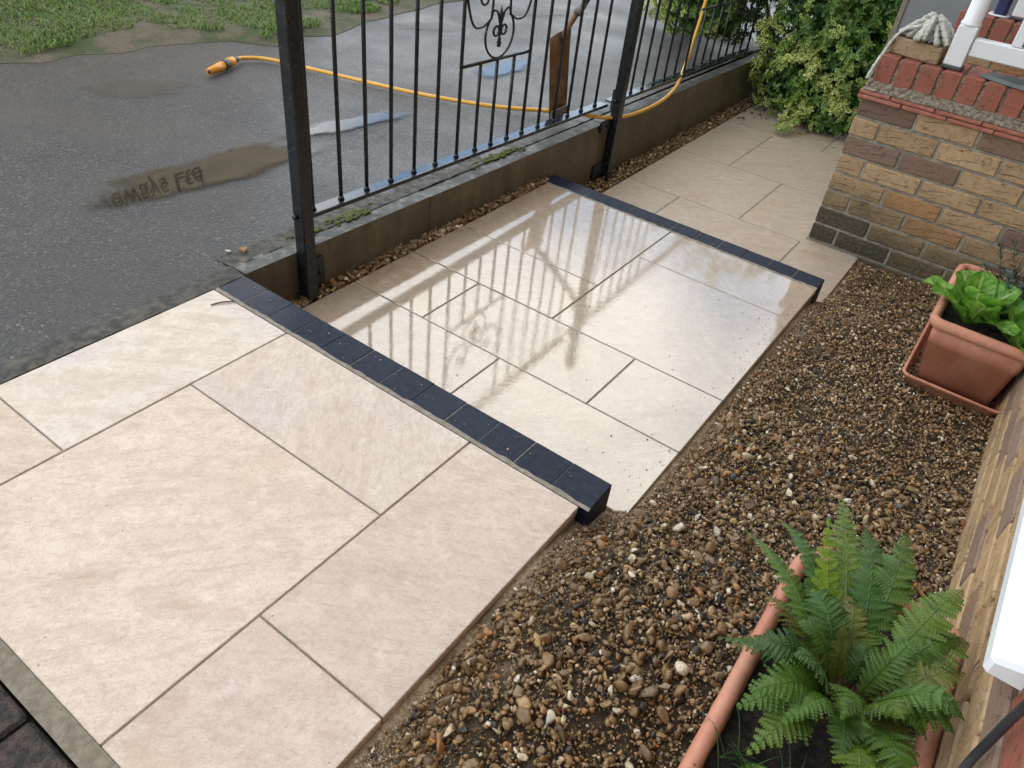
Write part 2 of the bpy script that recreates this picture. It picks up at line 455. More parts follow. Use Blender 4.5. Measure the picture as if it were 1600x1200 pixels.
class MB:
    def __init__(s):
        s.v = []; s.f = []; s.fa = {}
    def add(s, V, F, **attrs):
        o = len(s.v)
        s.v.extend([tuple(map(float, p)) for p in V])
        n0 = len(s.f)
        s.f.extend([tuple(i + o for i in f) for f in F])
        for k, val in attrs.items():
            L = s.fa.setdefault(k, [])
            L.extend([0.0] * (n0 - len(L)))
            L.extend([val] * len(F) if np.isscalar(val) else list(val))
        return s
    def mesh(s, name, mat, smooth=False):
        me = bpy.data.meshes.new(name)
        me.from_pydata(s.v, [], s.f)
        me.validate()
        if smooth:
            me.polygons.foreach_set('use_smooth', [True] * len(me.polygons))
        for k, L in s.fa.items():
            L = L + [0.0] * (len(s.f) - len(L))
            a = me.attributes.new(k, 'FLOAT', 'FACE')
            a.data.foreach_set('value', np.array(L, dtype=np.float32))
        me.materials.append(mat)
        me.update()
        return me
    def build(s, name, mat, parent=None, smooth=False, loc=(0, 0, 0), rot=(0, 0, 0)):
        o = bpy.data.objects.new(name, s.mesh(name, mat, smooth))
        o.location = loc; o.rotation_euler = rot
        return link(o, parent)

def np_mesh(name, V, F, mat, attrs=None, smooth=False, domain='FACE'):
    V = np.asarray(V, np.float32); F = np.asarray(F, np.int32)
    me = bpy.data.meshes.new(name)
    me.vertices.add(len(V)); me.vertices.foreach_set('co', V.ravel())
    k = F.shape[1]
    me.loops.add(F.size); me.loops.foreach_set('vertex_index', F.ravel())
    me.polygons.add(len(F)); me.polygons.foreach_set('loop_start', np.arange(0, F.size, k, dtype=np.int32))
    if smooth:
        me.polygons.foreach_set('use_smooth', np.ones(len(F), dtype=bool))
    me.update(calc_edges=True)
    for kk, a in (attrs or {}).items():
        at = me.attributes.new(kk, 'FLOAT', domain)
        at.data.foreach_set('value', np.asarray(a, np.float32))
    me.materials.append(mat)
    return me

def cbox(x0, x1, y0, y1, z0, z1, c=.003):
    """box with chamfered edges: 24 vertices, 44 triangles"""
    V = []; idx = {}
    lo = (x0, y0, z0); hi = (x1, y1, z1)
    for sx in (0, 1):
        for sy in (0, 1):
            for sz in (0, 1):
                for ax in range(3):
                    sg = (sx, sy, sz)
                    p = []
                    for k in range(3):
                        e = hi[k] if sg[k] else lo[k]
                        if k != ax:
                            e += -c if sg[k] else c
                        p.append(e)
                    idx[(sx, sy, sz, ax)] = len(V); V.append(p)
    F = []
    for ax in range(3):
        o1, o2 = [(1, 2), (2, 0), (0, 1)][ax]
        for s_ in (0, 1):
            q = []
            for a, b in ((0, 0), (1, 0), (1, 1), (0, 1)):
                k = [0, 0, 0]; k[ax] = s_; k[o1] = a; k[o2] = b
                q.append(idx[(*k, ax)])
            F.append(q if s_ else q[::-1])
    for ax in range(3):                       # edges parallel to ax
        o1, o2 = [(1, 2), (2, 0), (0, 1)][ax]
        for a in (0, 1):
            for b in (0, 1):
                k0 = [0, 0, 0]; k0[o1] = a; k0[o2] = b
                k1 = list(k0); k1[ax] = 1
                q = [idx[(*k0, o1)], idx[(*k1, o1)], idx[(*k1, o2)], idx[(*k0, o2)]]
                F.append(q if (a == b) else q[::-1])
    for sx in (0, 1):
        for sy in (0, 1):
            for sz in (0, 1):
                t = [idx[(sx, sy, sz, 0)], idx[(sx, sy, sz, 1)], idx[(sx, sy, sz, 2)]]
                F.append(t if (sx + sy + sz) % 2 else t[::-1])
    return V, F
def box(name, b, mat, parent=None, c=.003, loc=(0, 0, 0), rot=(0, 0, 0)):
    m = MB(); m.add(*cbox(*b, c=c))
    return m.build(name, mat, parent, False, loc, rot)

def frames(P):
    P = [Vector(p) for p in P]
    T = []
    for i in range(len(P)):
        a = P[max(i - 1, 0)]; b = P[min(i + 1, len(P) - 1)]
        T.append((b - a).normalized())
    up = Vector((0, 0, 1)) if abs(T[0].z) < .9 else Vector((0, 1, 0))
    n = (up - T[0] * up.dot(T[0])).normalized()
    out = []
    for t in T:
        n = (n - t * n.dot(t)).normalized()
        out.append((t, n, t.cross(n)))
    return P, out
def tube(P, r, k=8, cap=True):
    P, fr = frames(P)
    rr = r if hasattr(r, '__len__') else [r] * len(P)
    V = []; F = []
    for p, (t, n, b), q in zip(P, fr, rr):
        for j in range(k):
            a = 2 * math.pi * j / k
            V.append(p + n * (q * math.cos(a)) + b * (q * math.sin(a)))
    for i in range(len(P) - 1):
        for j in range(k):
            F.append((i * k + j, i * k + (j + 1) % k, (i + 1) * k + (j + 1) % k, (i + 1) * k + j))
    if cap:
        F.append(tuple(range(k))[::-1]); F.append(tuple(range((len(P) - 1) * k, len(P) * k)))
    return V, F
def spline(pts, n=8):
    """Catmull-Rom through the points"""
    P = [Vector(p) for p in pts]
    P = [P[0] * 2 - P[1]] + P + [P[-1] * 2 - P[-2]]
    out = []
    for i in range(1, len(P) - 2):
        for j in range(n):
            t = j / n
            out.append(.5 * ((2 * P[i]) + (P[i + 1] - P[i - 1]) * t + (2 * P[i - 1] - 5 * P[i] + 4 * P[i + 1] - P[i + 2]) * t * t + (3 * P[i] - P[i - 1] - 3 * P[i + 1] + P[i + 2]) * t ** 3))
    out.append(P[-2])
    return out
def rrect(w, l, r, z, n=6):
    out = []
    for cx, cy, a0 in ((w / 2 - r, l / 2 - r, 0), (-w / 2 + r, l / 2 - r, 90), (-w / 2 + r, -l / 2 + r, 180), (w / 2 - r, -l / 2 + r, 270)):
        for j in range(n + 1):
            a = R(a0 + 90 * j / n)
            out.append((cx + r * math.cos(a), cy + r * math.sin(a), z))
    return out
def loft(loops, close_first=True, close_last=True):
    k = len(loops[0]); V = [p for L in loops for p in L]; F = []
    for i in range(len(loops) - 1):
        for j in range(k):
            F.append((i * k + j, i * k + (j + 1) % k, (i + 1) * k + (j + 1) % k, (i + 1) * k + j))
    if close_first: F.append(tuple(range(k))[::-1])
    if close_last: F.append(tuple(range((len(loops) - 1) * k, len(loops) * k)))
    return V, F
def grid(x0, x1, y0, y1, nx, ny, fz):
    V = []; F = []
    for j in range(ny + 1):
        for i in range(nx + 1):
            x = x0 + (x1 - x0) * i / nx; y = y0 + (y1 - y0) * j / ny
            V.append((x, y, fz(x, y)))
    for j in range(ny):
        for i in range(nx):
            a = j * (nx + 1) + i
            F.append((a, a + 1, a + nx + 2, a + nx + 1))
    return V, F
def vnoise(x, y, s, seed=0):
    x = np.asarray(x, float) * s; y = np.asarray(y, float) * s
    xi = np.floor(x).astype(int); yi = np.floor(y).astype(int)
    fx = x - xi; fy = y - yi
    fx = fx * fx * (3 - 2 * fx); fy = fy * fy * (3 - 2 * fy)
    def h(a, b):
        n = (a * 374761393 + b * 668265263 + seed * 974711) & 0x7fffffff
        n = ((n ^ (n >> 13)) * 1274126177) & 0x7fffffff
        return ((n ^ (n >> 16)) & 0xffff) / 65535.0
    return (h(xi, yi) * (1 - fx) + h(xi + 1, yi) * fx) * (1 - fy) + (h(xi, yi + 1) * (1 - fx) + h(xi + 1, yi + 1) * fx) * fy

ZB, ZC = -.155, -.30
# ------------------------------------------------------------------ the setting
def gz(x, y):
    """height of the gravel bed beside the stepped path"""
    x = np.asarray(x, float); y = np.asarray(y, float)
    near = np.interp(y, [-2, -.25, -.02, .07, .16, .4, 1.38, 1.50, 1.62, 1.8, 2.3], [-.016, -.018, -.07, -.135, -.162, -.172, -.185, -.215, -.285, -.31, -.315])
    far = np.interp(y, [-2, -.3, .2, .7, 1.4, 1.9, 2.3], [-.07, -.08, -.13, -.17, -.215, -.27, -.29])
    k = np.clip((x - 1.2) / .5, 0, 1)
    z = near * (1 - k) + far * k
    return z + (vnoise(x, y, 5, 1) - .5) * .03 * np.clip(k * 4, 0, 1) + (vnoise(x, y, 17, 2) - .5) * .012

# earth: one sheet to the horizon, stepped down behind the retaining wall
xs = [-600, -30, -6, -.10, -.075, 3, 30, 600]; zs = [-.05, -.05, -.05, -.05, -.5, -.5, -.5, -.5]
ys = [-600, -30, -6, 0, 6, 14, 30, 600]
V = []; F = []
for j, y in enumerate(ys):
    for x, z in zip(xs, zs): V.append((x, y, z))
for j in range(len(ys) - 1):
    for i in range(len(xs) - 1):
        a = j * len(xs) + i
        F.append((a, a + 1, a + len(xs) + 1, a + len(xs)))
tag(MB().add(V, F).build('ground', M['ground']), kind='structure')

def dz_(x, y):
    return -.0135 * min(max(y, 0), 4.5) * max(0, 1 + x / .6) + .0008 * math.sin(x * 3 + y)
# driveway: gently uneven asphalt with a ragged edge against the grass
def lawn_edge(y):
    return float(np.interp(y, [-6, 0, .4, .9, 1.2, 1.45, 2, 2.3, 3, 6, 14], [-2.3, -2.15, -2.0, -1.85, -1.9, -1.6, -1.62, -1.66, -1.74, -1.8, -1.8]))
V = []; F = []
ny = 160; nx = 12
for j in range(ny + 1):
    y = -6 + 20 * j / ny
    for i in range(nx + 1):
        t = i / nx
        x0 = lawn_edge(y) - .25
        x = x0 + (-.05 - x0) * t
        V.append((x, y, dz_(x, y)))
for j in range(ny):
    for i in range(nx):
        a = j * (nx + 1) + i
        F.append((a, a + 1, a + nx + 2, a + nx + 1))
tag(MB().add(V, F).build('driveway', M['asphalt'], smooth=True), kind='structure')

# lawn verge, road beyond
V = []; F = []
ny = 120; nx = 26
for j in range(ny + 1):
    y = -6 + 20 * j / ny
    e = lawn_edge(y) + (vnoise(0, y, 6, 4) - .5) * .12
    for i in range(nx + 1):
        t = i / nx
        x = -3.4 + (e + 3.4) * t
        V.append((x, y, .002 + min(1, (1 - t) * 8) * (.018 + .022 * float(vnoise(x, y, 4, 5)))))
for j in range(ny):
    for i in range(nx):
        a = j * (nx + 1) + i
        F.append((a, a + 1, a + nx + 2, a + nx + 1))
tag(MB().add(V, F).build('lawn', M['lawn'], smooth=True), kind='structure')
tag(box('kerb', (-3.53, -3.405, -6, 14, -.15, .03), M['haunch'], c=.012), kind='structure')
V, F = grid(-9, -3.535, -6, 14, 2, 2, lambda x, y: -.04)
tag(MB().add(V, F).build('road', M['road']), kind='structure')

# ---- stepped path: mortar beds with slabs set on them
J = .0021
def path(name, bed, slabs, z, mat, label, tints=None, turn=()):
    o = tag(box(name, (*bed, z - .14, z - (.0035 if z > ZC else .0015)), M['grout'], c=.004), label=label, kind='structure')
    J_ = J if z > ZC else .0036
    for (x0, x1, y0, y1) in slabs:
        dz = random.uniform(-.0006, .0006)
        sb = box('paving_slab', (x0 + J_, x1 - J_, y0 + J_, y1 - J_, z - .02, z + dz), mat, o, c=.0016)
        i = slabs.index((x0, x1, y0, y1))
        sb.color = (*(tints[i] if tints else random.choice([(1.0, .99, .98), (1.02, 1.01, 1.0), (1.0, .985, .985), (.98, .965, .94)])), (1.0 if i in turn else 0.0))
    return o
path('upper_path', (-.004, 1.176, -.970, -.1005),
     [(0, .2915, -.681, -.1), (0, .2915, -.97, -.681), (.2915, .89, -.384, -.1), (.2915, .89, -.97, -.384), (.89, 1.18, -.681, -.1), (.89, 1.18, -.97, -.681)],
     0, M['slab_dry'], 'pale beige slabs of the upper path landing',
     [(1.05, 1.08, 1.11), (1.0, .99, .98), (1.02, 1.02, 1.03), (1.02, 1.01, 1.01), (1.02, 1.0, 1.0), (1.01, .99, .985)], (2,))
path('middle_path', (.052, 1.22, .078, 1.481),
     [(.049, .6385, .076, .366), (.6385, 1.2234, .076, .366), (.049, .342, .366, .647), (.342, .937, .366, .647), (.937, 1.2234, .366, .647),
      (.049, .636, .647, .925), (.049, .636, .925, 1.483), (.636, 1.2234, .647, 1.212), (.636, 1.2234, 1.212, 1.483)],
     ZB, M['slab_wet'], 'wet shining beige slabs between the two charcoal step edges', None, (3, 6, 8))
path('lower_path', (.116, 1.22, 1.592, 3.9),
     [(.113, .396, 1.59, 2.13), (.396, .986, 1.59, 2.13), (.986, 1.235, 1.59, 2.178), (.113, .697, 2.13, 2.693), (.697, .998, 2.13, 2.693),
      (.113, .407, 2.693, 3.32), (.407, .998, 2.693, 3.32), (.113, .697, 3.32, 3.88), (.697, .998, 3.32, 3.88)],
     ZC, M['slab_low'], 'beige slabs of the lowest path level beside the porch')

# step edges: charcoal blocks on edge
def step(name, x0, y0, y1, z, zl, n, mortar_y, label):
    o = tag(box(name, (x0 + .004, x0 + .1 * n - .006, y0 + .004, y1 - .004, zl - .05, z - .002), M['grout'], c=.001), label=label, kind='structure')
    for i in range(n):
        a = x0 + .1 * i + .0007; b = x0 + .1 * (i + 1) - .0007
        ob = box('edging_block', (a, b, y0, y1, zl - .02, z), M['block'], o, c=.0014)
        ob.location = (random.uniform(-.0008, .0008), random.uniform(-.001, .001), random.uniform(-.001, .0006))
    # mortar line between blocks and slabs
    V = []; F = []
    k = 60
    for i in range(k + 1):
        x = x0 + .1 * n * i / k
        V += [(x, mortar_y, z - .0015), (x, y0 + .001 + random.uniform(-.001, .0045), z + .0008)]
    for i in range(k): F.append((2 * i, 2 * i + 2, 2 * i + 3, 2 * i + 1))
    MB().add(V, F).build('mortar_line', M['grout'], o)
    return o
step('step_edge', 0, -.0925, 0, 0, ZB, 12, -.1, 'charcoal block edging of the nearer step')
step('step_edge', .022, 1.489, 1.578, ZB, ZC, 12, 1.4825, 'charcoal block edging of the farther step')

# concrete haunch between driveway and upper path, and old paving at the near edge
V, F = grid(-.06, .001, -2.2, -.002, 4, 120, lambda x, y: .0045 - .012 * max(0, (x + .02) / .02) * .3 + float(vnoise(x, y, 40, 8) - .5) * .004)
tag(MB().add(V, F).build('mortar_strip', M['silt'], smooth=True), label='rough mortar joint between driveway and upper slabs', kind='structure')
V, F = grid(.0, 1.2, -1.004, -.969, 90, 3, lambda x, y: -.002 - .002 * (y < -.99) + float(vnoise(x, y, 45, 9) - .5) * .003)
tag(MB().add(V, F).build('mortar_strip', M['haunch'], smooth=True), label='grey mortar joint along the near slab edge', kind='structure')
old = tag(box('old_pavement', (-.2, 1.2, -2.2, -1.006, -.12, -.014), M['soil'], c=.002), label='old dark brown block paving at the near edge', kind='structure')
me = None
for j in range(6):
    for i in range(7):
        x0 = -.2 + .2 * i + (.07 if j % 2 else -.03); y1 = -1.006 - .1 * j
        m = MB().add(*cbox(0.002, .198, -.098, -.002, -.06, 0, c=.006))
        me = me or m.mesh('paver', M['paver'])
        o = bpy.data.objects.new('paver', me); o.location = (x0, y1, -.004 + random.uniform(-.003, .002)); link(o, old)

# gravel bed
V, F = grid(1.17, 1.90, -2.0, 2.195, 90, 420, lambda x, y: 0)
V = np.array(V); X, Y = V[:, 0], V[:, 1]
edge = np.clip(1 - (X - 1.2) / .12, 0, 1) * np.clip(vnoise(X, Y, 4, 11) * 1.9 - .6, 0, 1)
V[:, 2] = gz(X, Y) - .007 + edge * .007 + (vnoise(X, Y, 60, 12) - .5) * .007
slabz = np.where(Y < -.1, 0, np.where(Y < 0.0, 0, np.where(Y < 1.49, ZB, ZC)))
V[:, 2] = np.where(X < 1.238, np.minimum(V[:, 2], slabz - .012), V[:, 2])
me = np_mesh('gravel_bed', V, F, M['bed'], smooth=True)
tag(link(bpy.data.objects.new('gravel_bed', me)), kind='structure')
for nm, (a, b, c_, d_, zz) in {'wall_gravel_bed': (-.01, .06, .0, 1.52, ZB - .022), 'wall_gravel_bed ': (.0, .125, 1.52, 3.9, ZC - .02)}.items():
    V, F = grid(a, b, c_, d_, 3, 60, lambda x, y: zz + float(vnoise(x, y, 20, 14)) * .01)
    tag(MB().add(V, F).build('gravel_bed', M['bed'], smooth=True), kind='structure')

# loose stones
def ico(sub):
    t = (1 + 5 ** .5) / 2
    v = [(-1, t, 0), (1, t, 0), (-1, -t, 0), (1, -t, 0), (0, -1, t), (0, 1, t), (0, -1, -t), (0, 1, -t), (t, 0, -1), (t, 0, 1), (-t, 0, -1), (-t, 0, 1)]
    f = [(0, 11, 5), (0, 5, 1), (0, 1, 7), (0, 7, 10), (0, 10, 11), (1, 5, 9), (5, 11, 4), (11, 10, 2), (10, 7, 6), (7, 1, 8), (3, 9, 4), (3, 4, 2), (3, 2, 6), (3, 6, 8), (3, 8, 9), (4, 9, 5), (2, 4, 11), (6, 2, 10), (8, 6, 7), (9, 8, 1)]
    v = [np.array(p) / np.linalg.norm(p) for p in v]
    for _ in range(sub):
        mid = {}; nf = []
        def mp(a, b):
            k = (min(a, b), max(a, b))
            if k not in mid:
                m = v[a] + v[b]; v.append(m / np.linalg.norm(m)); mid[k] = len(v) - 1
            return mid[k]
        for a, b, c in f:
            x, y, z = mp(a, b), mp(b, c), mp(c, a)
            nf += [(a, x, z), (b, y, x), (c, z, y), (x, y, z)]
        f = nf
    return np.array(v), np.array(f)
def stone_shapes(sub, n, seed):
    r = np.random.default_rng(seed)
    v, f = ico(sub); out = []
    for i in range(n):
        p = v.copy()
        for _ in range(r.integers(9, 18)):          # flint-like: knock flat faces off
            d_ = r.normal(size=3); d_ /= np.linalg.norm(d_)
            lim = r.uniform(.3, .78)
            h = p @ d_
            p = p - np.outer(np.maximum(h - lim, 0) * .92, d_)
        p *= 1 + r.normal(size=(len(p), 1)) * .03
        p *= np.array([r.uniform(1.1, 1.9), r.uniform(.85, 1.3), r.uniform(.55, .95)])
        out.append(p)
    return out, f
def rotm(n, r, tilt):
    a = r.uniform(0, 2 * np.pi, n); b = r.normal(0, tilt, n); c = r.normal(0, tilt, n)
    ca, sa, cb, sb, cc, sn = np.cos(a), np.sin(a), np.cos(b), np.sin(b), np.cos(c), np.sin(c)
    Z = np.zeros(n); O = np.ones(n)
    Rz = np.stack([ca, -sa, Z, sa, ca, Z, Z, Z, O], 1).reshape(n, 3, 3)
    Rx = np.stack([O, Z, Z, Z, cb, -sb, Z, sb, cb], 1).reshape(n, 3, 3)
    Ry = np.stack([cc, Z, sn, Z, O, Z, -sn, Z, cc], 1).reshape(n, 3, 3)
    return Rx @ Ry @ Rz
def scatter(name, P, S, sub, seed, pale=0.0, tilt=.6):
    r = np.random.default_rng(seed)
    shapes, f = stone_shapes(sub, 24, seed)
    n = len(P); which = r.integers(0, 24, n)
    Rm = rotm(n, r, tilt)
    sh = np.array(shapes)[which]
    V = np.einsum('nij,nkj->nki', Rm, sh) * S[:, None, None] + P[:, None, :]
    k = sh.shape[1]
    F = f[None] + (np.arange(n) * k)[:, None, None]
    t = r.beta(1.1, 1.3, n) * (1 - pale) + pale * r.uniform(.3, 1, n)
    t = np.where(r.uniform(size=n) < .07, r.uniform(.9, 1.0, n), t)
    return V.reshape(-1, 3), F.reshape(-1, 3), np.repeat(t, k)
def bed_points(n, y0, y1, seed, lo, hi, layer):
    r = np.random.default_rng(seed)
    x = r.uniform(1.2, 1.885, n); y = r.uniform(y0, y1, n)
    s = lo + (hi - lo) * r.beta(1.2, 3.2, n)
    lim = np.where(y < -.09, 1.188, np.where(y < .06, 1.208, 1.23)) + s * .8
    sandy = (x < lim + .05 * np.clip(vnoise(x, y, 4, 11) * 2.2 - .55, 0, 1)) & (r.uniform(size=n) < .62)
    keep = (x > lim) & ~sandy
    keep &= ~((y > 2.17))
    x, y, s = x[keep], y[keep], s[keep]
    z = gz(x, y) + layer + r.uniform(-.3, .45, len(x)) * s
    # keep them below the slab tops at the slab edge
    return np.stack([x, y, z], 1), s
parts = []
P, s = bed_points(26000, -1.25, .75, 21, .0022, .0102, .002); k_ = s > .0058; parts.append(scatter('a', P[k_], s[k_], 1, 31)); parts.append(scatter('a', P[~k_], s[~k_], 0, 37))
P, s = bed_points(1500, -1.2, .75, 22, .0085, .018, .004); parts.append(scatter('b', P, s, 1, 32))
P, s = bed_points(17000, .75, 2.19, 23, .0028, .0105, .003); parts.append(scatter('c', P, s, 0, 33))
r_ = np.random.default_rng(9)
n = 2600
y = r_.uniform(-1.2, 1.75, n); s = .003 + .0075 * r_.beta(1.2, 2.6, n)
x = np.where(y < -.09, 1.187, np.where(y < .06, 1.207, 1.23)) + s * .9 + r_.uniform(0, .06, n)
kp = vnoise(x, y, 4, 11) < .72
x, y, s = x[kp], y[kp], s[kp]
parts.append(scatter('h', np.stack([x, y, gz(x, y) + .001 + r_.uniform(-.2, .4, len(x)) * s], 1), s, 0, 39))
P, s = bed_points(12000, -1.25, .75, 26, .0022, .006, .001); parts.append(scatter('i', P, s, 0, 40))
# sand grains and mortar crumbs along the slab edges
r_ = np.random.default_rng(6)
n = 26000
y = r_.uniform(-1.2, 1.75, n); x = np.where(y < -.09, 1.19, np.where(y < .06, 1.21, 1.232)) + np.abs(r_.normal(0, .045, n))
kp = r_.uniform(size=n) < np.clip(vnoise(x, y, 4, 11) * 1.9 - .35, .06, 1)
x, y = x[kp], y[kp]; n = len(x); s = .0007 + .0032 * r_.beta(1.2, 3, n)
ed = np.clip(1 - (x - 1.2) / .12, 0, 1) * np.clip(vnoise(x, y, 4, 11) * 1.9 - .6, 0, 1)
zt_ = gz(x, y) - .005 + ed * .007 + r_.uniform(0, .006, n)
v_, f_, t_ = scatter('s', np.stack([x, y, zt_], 1), s, 0, 36)
me = np_mesh('sand', v_, f_, M['sand'])
tag(link(bpy.data.objects.new('sand', me)), 'pale sand and mortar crumbs along the slab edge of the gravel bed', 'sand', kind='stuff')
# stones along the foot of the retaining wall
r_ = np.random.default_rng(5)
n = 900
y = r_.uniform(.03, 1.5, n); s = r_.uniform(.006, .014, n); x = r_.uniform(.0, .047, n)
x = np.minimum(x, .045 - s * .6)
parts.append(scatter('d', np.stack([x, y, ZB - .012 + r_.uniform(0, .02, n)], 1), s, 1, 34, .35))
n = 1900
y = r_.uniform(1.59, 3.9, n); s = r_.uniform(.006, .013, n); x = .005 + (y - 1.5) * .012 + r_.uniform(.0, .1, n)
x = np.minimum(x, .112 - s * .6)
parts.append(scatter('e', np.stack([x, y, ZC - .012 + r_.uniform(0, .02, n)], 1), s, 0, 35, .25))
off = 0; VV = []; FF = []; TT = []
for v, f, t in parts:
    VV.append(v); FF.append(f + off); TT.append(t); off += len(v)
me = np_mesh('gravel', np.concatenate(VV), np.concatenate(FF), M['gravel'], {'tint': np.concatenate(TT)}, smooth=False, domain='POINT')
go = tag(link(bpy.data.objects.new('gravel', me)), 'wet brown flint gravel filling the bed and the wall foot', 'gravel', kind='stuff')

# stray grains and stones that can be told apart on the driveway edge
shp, f = stone_shapes(1, 6, 77)
for i, (x, y, z, s, t, lab) in enumerate([
        (-.098, .075, .012, .013, .84, 'orange brown pebble at the driveway edge above the charcoal step'),
        (-.127, .045, .006, .007, .97, 'small pale pebble beside the orange brown one on the driveway edge')]):
    me = np_mesh('pebble', shp[i] * s, f, M['gravel'], {'tint': np.full(len(shp[i]), t)}, domain='POINT')
    o = bpy.data.objects.new('pebble', me); o.location = (x, y, z); tag(link(o), lab, 'pebble')
# twig on the upper slab
tag(MB().add(*tube(spline([(.062, -.156, .003), (.073, -.128, .004), (.093, -.104, .004)], 5), .0022, 6)).build('twig', M['bark'], smooth=True), 'short curved dark twig on the pale slab near the driveway', 'twig')

# ---- puddles on the driveway
def puddle(name, cx, cy, a, b, ang, z, seed, mat, label):
    V = [(cx, cy, z)]; F = []; E = []
    k = 48; rings = 6
    for i in range(1, rings + 1):
        for j in range(k):
            t = 2 * math.pi * j / k
            q = i / rings * (1 + .22 * math.sin(2 * t + seed) + .12 * math.sin(5 * t + 2 * seed))
            x = a * q * math.cos(t); y = b * q * math.sin(t)
            V.append((cx + x * math.cos(ang) - y * math.sin(ang), cy + x * math.sin(ang) + y * math.cos(ang), z))
    rad = [0] + [i / rings for i in range(1, rings + 1) for j in range(k)]
    for j in range(k): F.append((0, 1 + j, 1 + (j + 1) % k))
    for i in range(rings - 1):
        for j in range(k):
            p = 1 + i * k
            F.append((p + j, p + k + j, p + k + (j + 1) % k, p + (j + 1) % k))
    m = MB().add(V, F)
    me = m.mesh(name, mat, True)
    at = me.attributes.new('edge', 'FLOAT', 'POINT'); at.data.foreach_set('value', np.array(rad, np.float32))
    o = link(bpy.data.objects.new(name, me))
    return tag(o, label=label, kind='structure')
puddle('puddle', -.61, .37, .46, .19, R(80), .0032, 1.0, M['puddle'], 'muddy puddle mirroring upside-down lettering')
puddle('puddle', -.635, 1.02, .34, .09, R(82), .0042, 2.3, M['puddle'], 'narrow puddle mirroring blue sky behind the post')
puddle('puddle', -.70, 2.16, .26, .12, R(80), .0032, .4, M['puddle'], 'small pale puddle behind the scroll panel')
puddle('puddle', -1.24, 3.35, .5, .14, R(70), .0032, 3.1, M['silt_reflection'], 'puddle with painted brown reflection at the back of the driveway')
puddle('puddle', -1.42, 2.45, .32, .12, R(60), .0032, 4.0, M['silt_reflection'], 'puddle with painted brown reflection beside the grass')
puddle('puddle', -1.45, .62, .3, .13, R(50), .0032, 5.2, M['silt_reflection'], 'silty damp patch left of the hose end')

# loose grit swept over the slabs and edging blocks
r_ = np.random.default_rng(8)
n = 260
sel = r_.uniform(size=n)
x = np.where(sel < .35, 1.215 - np.abs(r_.normal(0, .05, n)), r_.uniform(.06, 1.2, n)); y = np.where(sel < .7, r_.uniform(.15, 1.47, n), r_.uniform(-.085, -.002, n))
z = np.where(y < 0, .001, ZB + .0012); s = r_.uniform(.0008, .0024, n)
on2 = r_.uniform(size=n) < .12
x = np.where(on2, r_.uniform(.5, 1.1, n), x); y = np.where(on2, r_.uniform(1.50, 1.57, n), y); z = np.where(on2, ZB + .001, z)
v_, f_, t_ = scatter('g', np.stack([x, y, z], 1), s, 0, 38)
me = np_mesh('grit', v_, f_, M['gravel'], {'tint': np.repeat(r_.choice([.05, .3, .7, .95, .98], n), 12)}, domain='POINT')
tag(link(bpy.data.objects.new('grit', me)), 'fine grit scattered over the wet slabs and charcoal edging', 'grit', kind='stuff')
# ------------------------------------------------------------------ retaining wall and iron fence
TW = -.0095                                     # the wall line drifts a little from the slabs
def wl(y): return -.0 + .0095 * y               # x of the wall face
wall = empty('retaining_wall', (0, 0, 0))
tag(wall, 'low dark concrete panel wall carrying the iron fence', 'wall')
def topz(y): return .002 - .0135 * y
for (a, b) in ((.004, .188), (.19, .78), (.7825, 1.372), (1.3745, 1.962), (1.9645, 2.85), (2.8525, 4.2)):
    t = random.uniform(-.004, .001)
    V, F = cbox(-.062, 0, a, b, -.48, 0, c=.004)
    V = [(x + wl(y) + t * .6, y, (topz(y) + t if z > -.1 else z)) for x, y, z in V]
    V = [(x, y, z - (.004 if (z > -.1 and False) else 0)) for x, y, z in V]
    # subdivide the top arris so that it is not ruler-straight
    MB().add(V, F).build('panel', M['panel'], wall)

